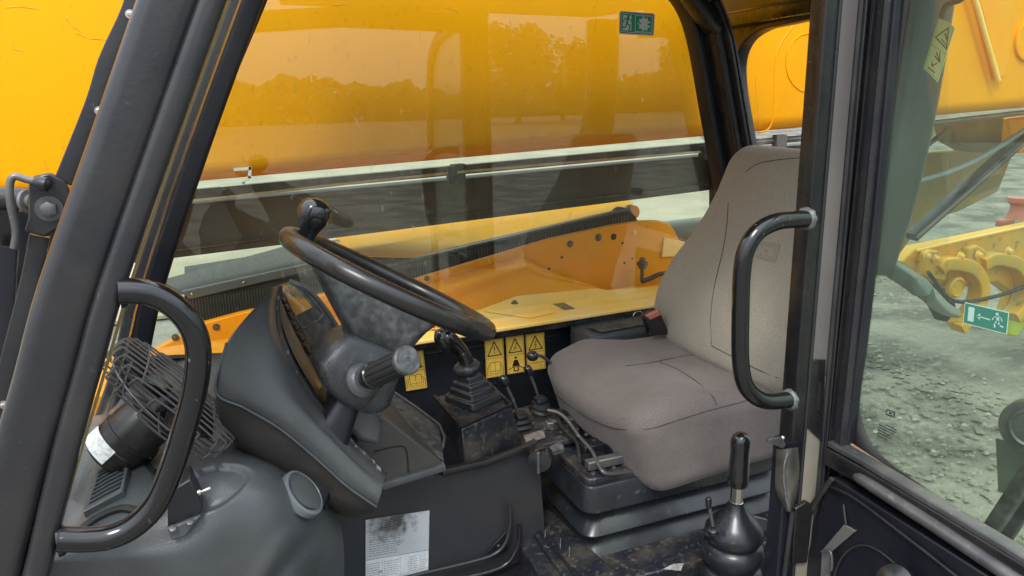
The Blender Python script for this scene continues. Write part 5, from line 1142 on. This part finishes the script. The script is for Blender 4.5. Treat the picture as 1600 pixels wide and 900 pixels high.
# plinth
pl = thing('seat_plinth', 'black steel plinth box under the seat bellows', 'plinth', (.9, 1.45, .8))
pz = P(802, 787, y=1.62).z
pA = P(802, 788, y=1.60); pB = P(905, 905, y=1.22)
prism('plinth_top', [V((pA.x-.03, 1.66, pz)), V((1.3, 1.70, pz)), V((1.3, 1.22, pz)), V((pB.x-.05, 1.24, pz))], (0, 0, -.35), M['sill'], pl, bev=.004)
prism('step_shelf', Ps([(803, 786), (838, 775), (1000, 930), (900, 930)], z=pz+.012), (0, 0, -.02), M['sill'], pl, bev=.003)
tube('shelf_edge', [P(802, 787, z=pz+.013), P(850, 840, z=pz+.013), P(905, 905, z=pz+.013)], .004, M['black'], pl, n=8)
for i in range(4):
    a = 838+i*14+ (10 if i > 1 else 0); tube('rib_mark', [P(a, 815+i*13, z=pz+.03), P(a-1, 838+i*14, z=pz+.0)], .0012, M['white_weld'], pl, n=6, k=1)
fl = thing('paper_scrap', 'torn pale paper scrap on the floor by the seat base', 'litter', P(1060, 885, y=1.2))
mk('torn_paper', *g_prism([P(1036, 889, y=1.20), P(1052, 881, y=1.21), P(1068, 880, y=1.21), P(1064, 892, y=1.20)], (0, .001, -.001)), mat('dirty_paper', (.34, .33, .31), .8, c2=(.15, .14, .13), cs=60), fl)
# cab floor
tag(prism('cab_floor', [V((-.4, 1.02, .93)), V((1.5, 1.02, .93)), V((1.62, 2.02, .93)), V((-.4, 2.02, .93))], (0, 0, -.05), M['black']), 'dark painted steel floor of the cab under seat and levers', 'floor')

# side console behind and belt buckle
sc2 = thing('side_console', 'low black moulded side console between seat and far window', 'console', P(970, 530, y=1.88))
cz = P(980, 505, y=1.88).z
mk('console_lid', *g_rbox(((P(905, 520, y=1.88).x+1.60)/2, 1.885, cz-.06), (1.60-P(905, 520, y=1.88).x, .13, .12), .015, 8), M['dash'], sc2, ang=60)
prism('grey_pad', Ps([(918, 512), (985, 500), (1010, 497), (1015, 507), (940, 520)], z=cz+.002), (0, 0, .004), M['boss'], sc2, bev=.002)
tube('wire_loop', Ps([(990, 506), (990, 492), (996, 487), (1003, 489), (1004, 503)], y=1.86), .0017, M['chrome'], sc2, n=8)
bu = thing('belt_buckle', 'black seat belt buckle with faded red button beside the backrest', 'buckle', P(1030, 520, y=1.80))
mk('buckle_body', *g_prism([P(*q, y=1.70) for q in ((1009, 496), (1031, 485), (1047, 523), (1019, 525))], (0, .03, 0)), M['gloss'], bu, bev=.003)
mk('release_button', *g_prism([P(*q, y=1.697) for q in ((1011, 495), (1030, 486), (1033, 492), (1016, 500))], (0, .012, .003)), M['pink'], bu, bev=.001)

# ------------------------------------------------------------------ hand brake lever with boot
hb = thing('parking_brake_lever', 'upright black grip brake lever in a ribbed rubber boot by the door pillar', 'lever', P(1142, 900, y=1.17))
hc = P(1141, 905, y=1.17); hy = V((.02, 0, 1)).normalized(); pxm = (P(1142, 800, y=1.17)-P(1141, 805, y=1.17)).length/5
def hh(py): return (905-py)*pxm
prof = [(hh(960), .062), (hh(915), .062), (hh(905), .066), (hh(893), .066), (hh(884), .062), (hh(881), .052), (hh(876), .056), (hh(866), .064), (hh(856), .066), (hh(846), .062), (hh(842), .053), (hh(838), .056), (hh(830), .062), (hh(820), .060), (hh(808), .047), (hh(798), .033), (hh(788), .022), (hh(782), .018), (hh(779), .017), (hh(781), .014)]
lathe('rubber_boot', hc, hy, prof, M['boot'], hb, n=48, ang=80)
lathe('lever_shaft', hc, hy, [(hh(790), .013), (hh(752), .013)], M['chrome'], hb, n=8, ang=20)
lathe('shaft_collar', hc, hy, [(hh(790), .0145), (hh(778), .0145), (hh(777), .012)], M['chrome'], hb, n=16)
lathe('hand_grip', hc, hy, [(hh(753), .018), (hh(750), .0215), (hh(738), .0218), (hh(715), .0205), (hh(700), .0198), (hh(690), .0208), (hh(682), .0205), (hh(676), .0165), (hh(672), .009), (hh(671), .001)], M['gloss'], hb, n=32, ang=80)
tl_ = thing('toggle_lever', 'tiny black lever poking from the boot left of the brake grip', 'lever', P(1112, 822, y=1.14), )
tube('toggle_rod', [P(1114, 822, y=1.14), P(1109, 795, y=1.14)], .0035, M['steel'], tl_, n=8, k=1)
mk('toggle_grip', *g_rbox(P(1107, 785, y=1.14), (.012, .012, .024), .005, 6), M['gloss'], tl_, ang=80)
lathe('toggle_base', P(1114, 828, y=1.14), (-.3, -.3, 1), [(-.004, .012), (.003, .010), (.005, .005)], M['boot'], tl_, n=16)
prism('floor_bracket', Ps([(1150, 800), (1200, 812), (1198, 830), (1160, 835)], y=1.24), (0, .01, 0), M['steel'], hb, bev=.002)
for o in bpy.data.objects:
    if o.type == 'EMPTY' and o.parent is None: pass
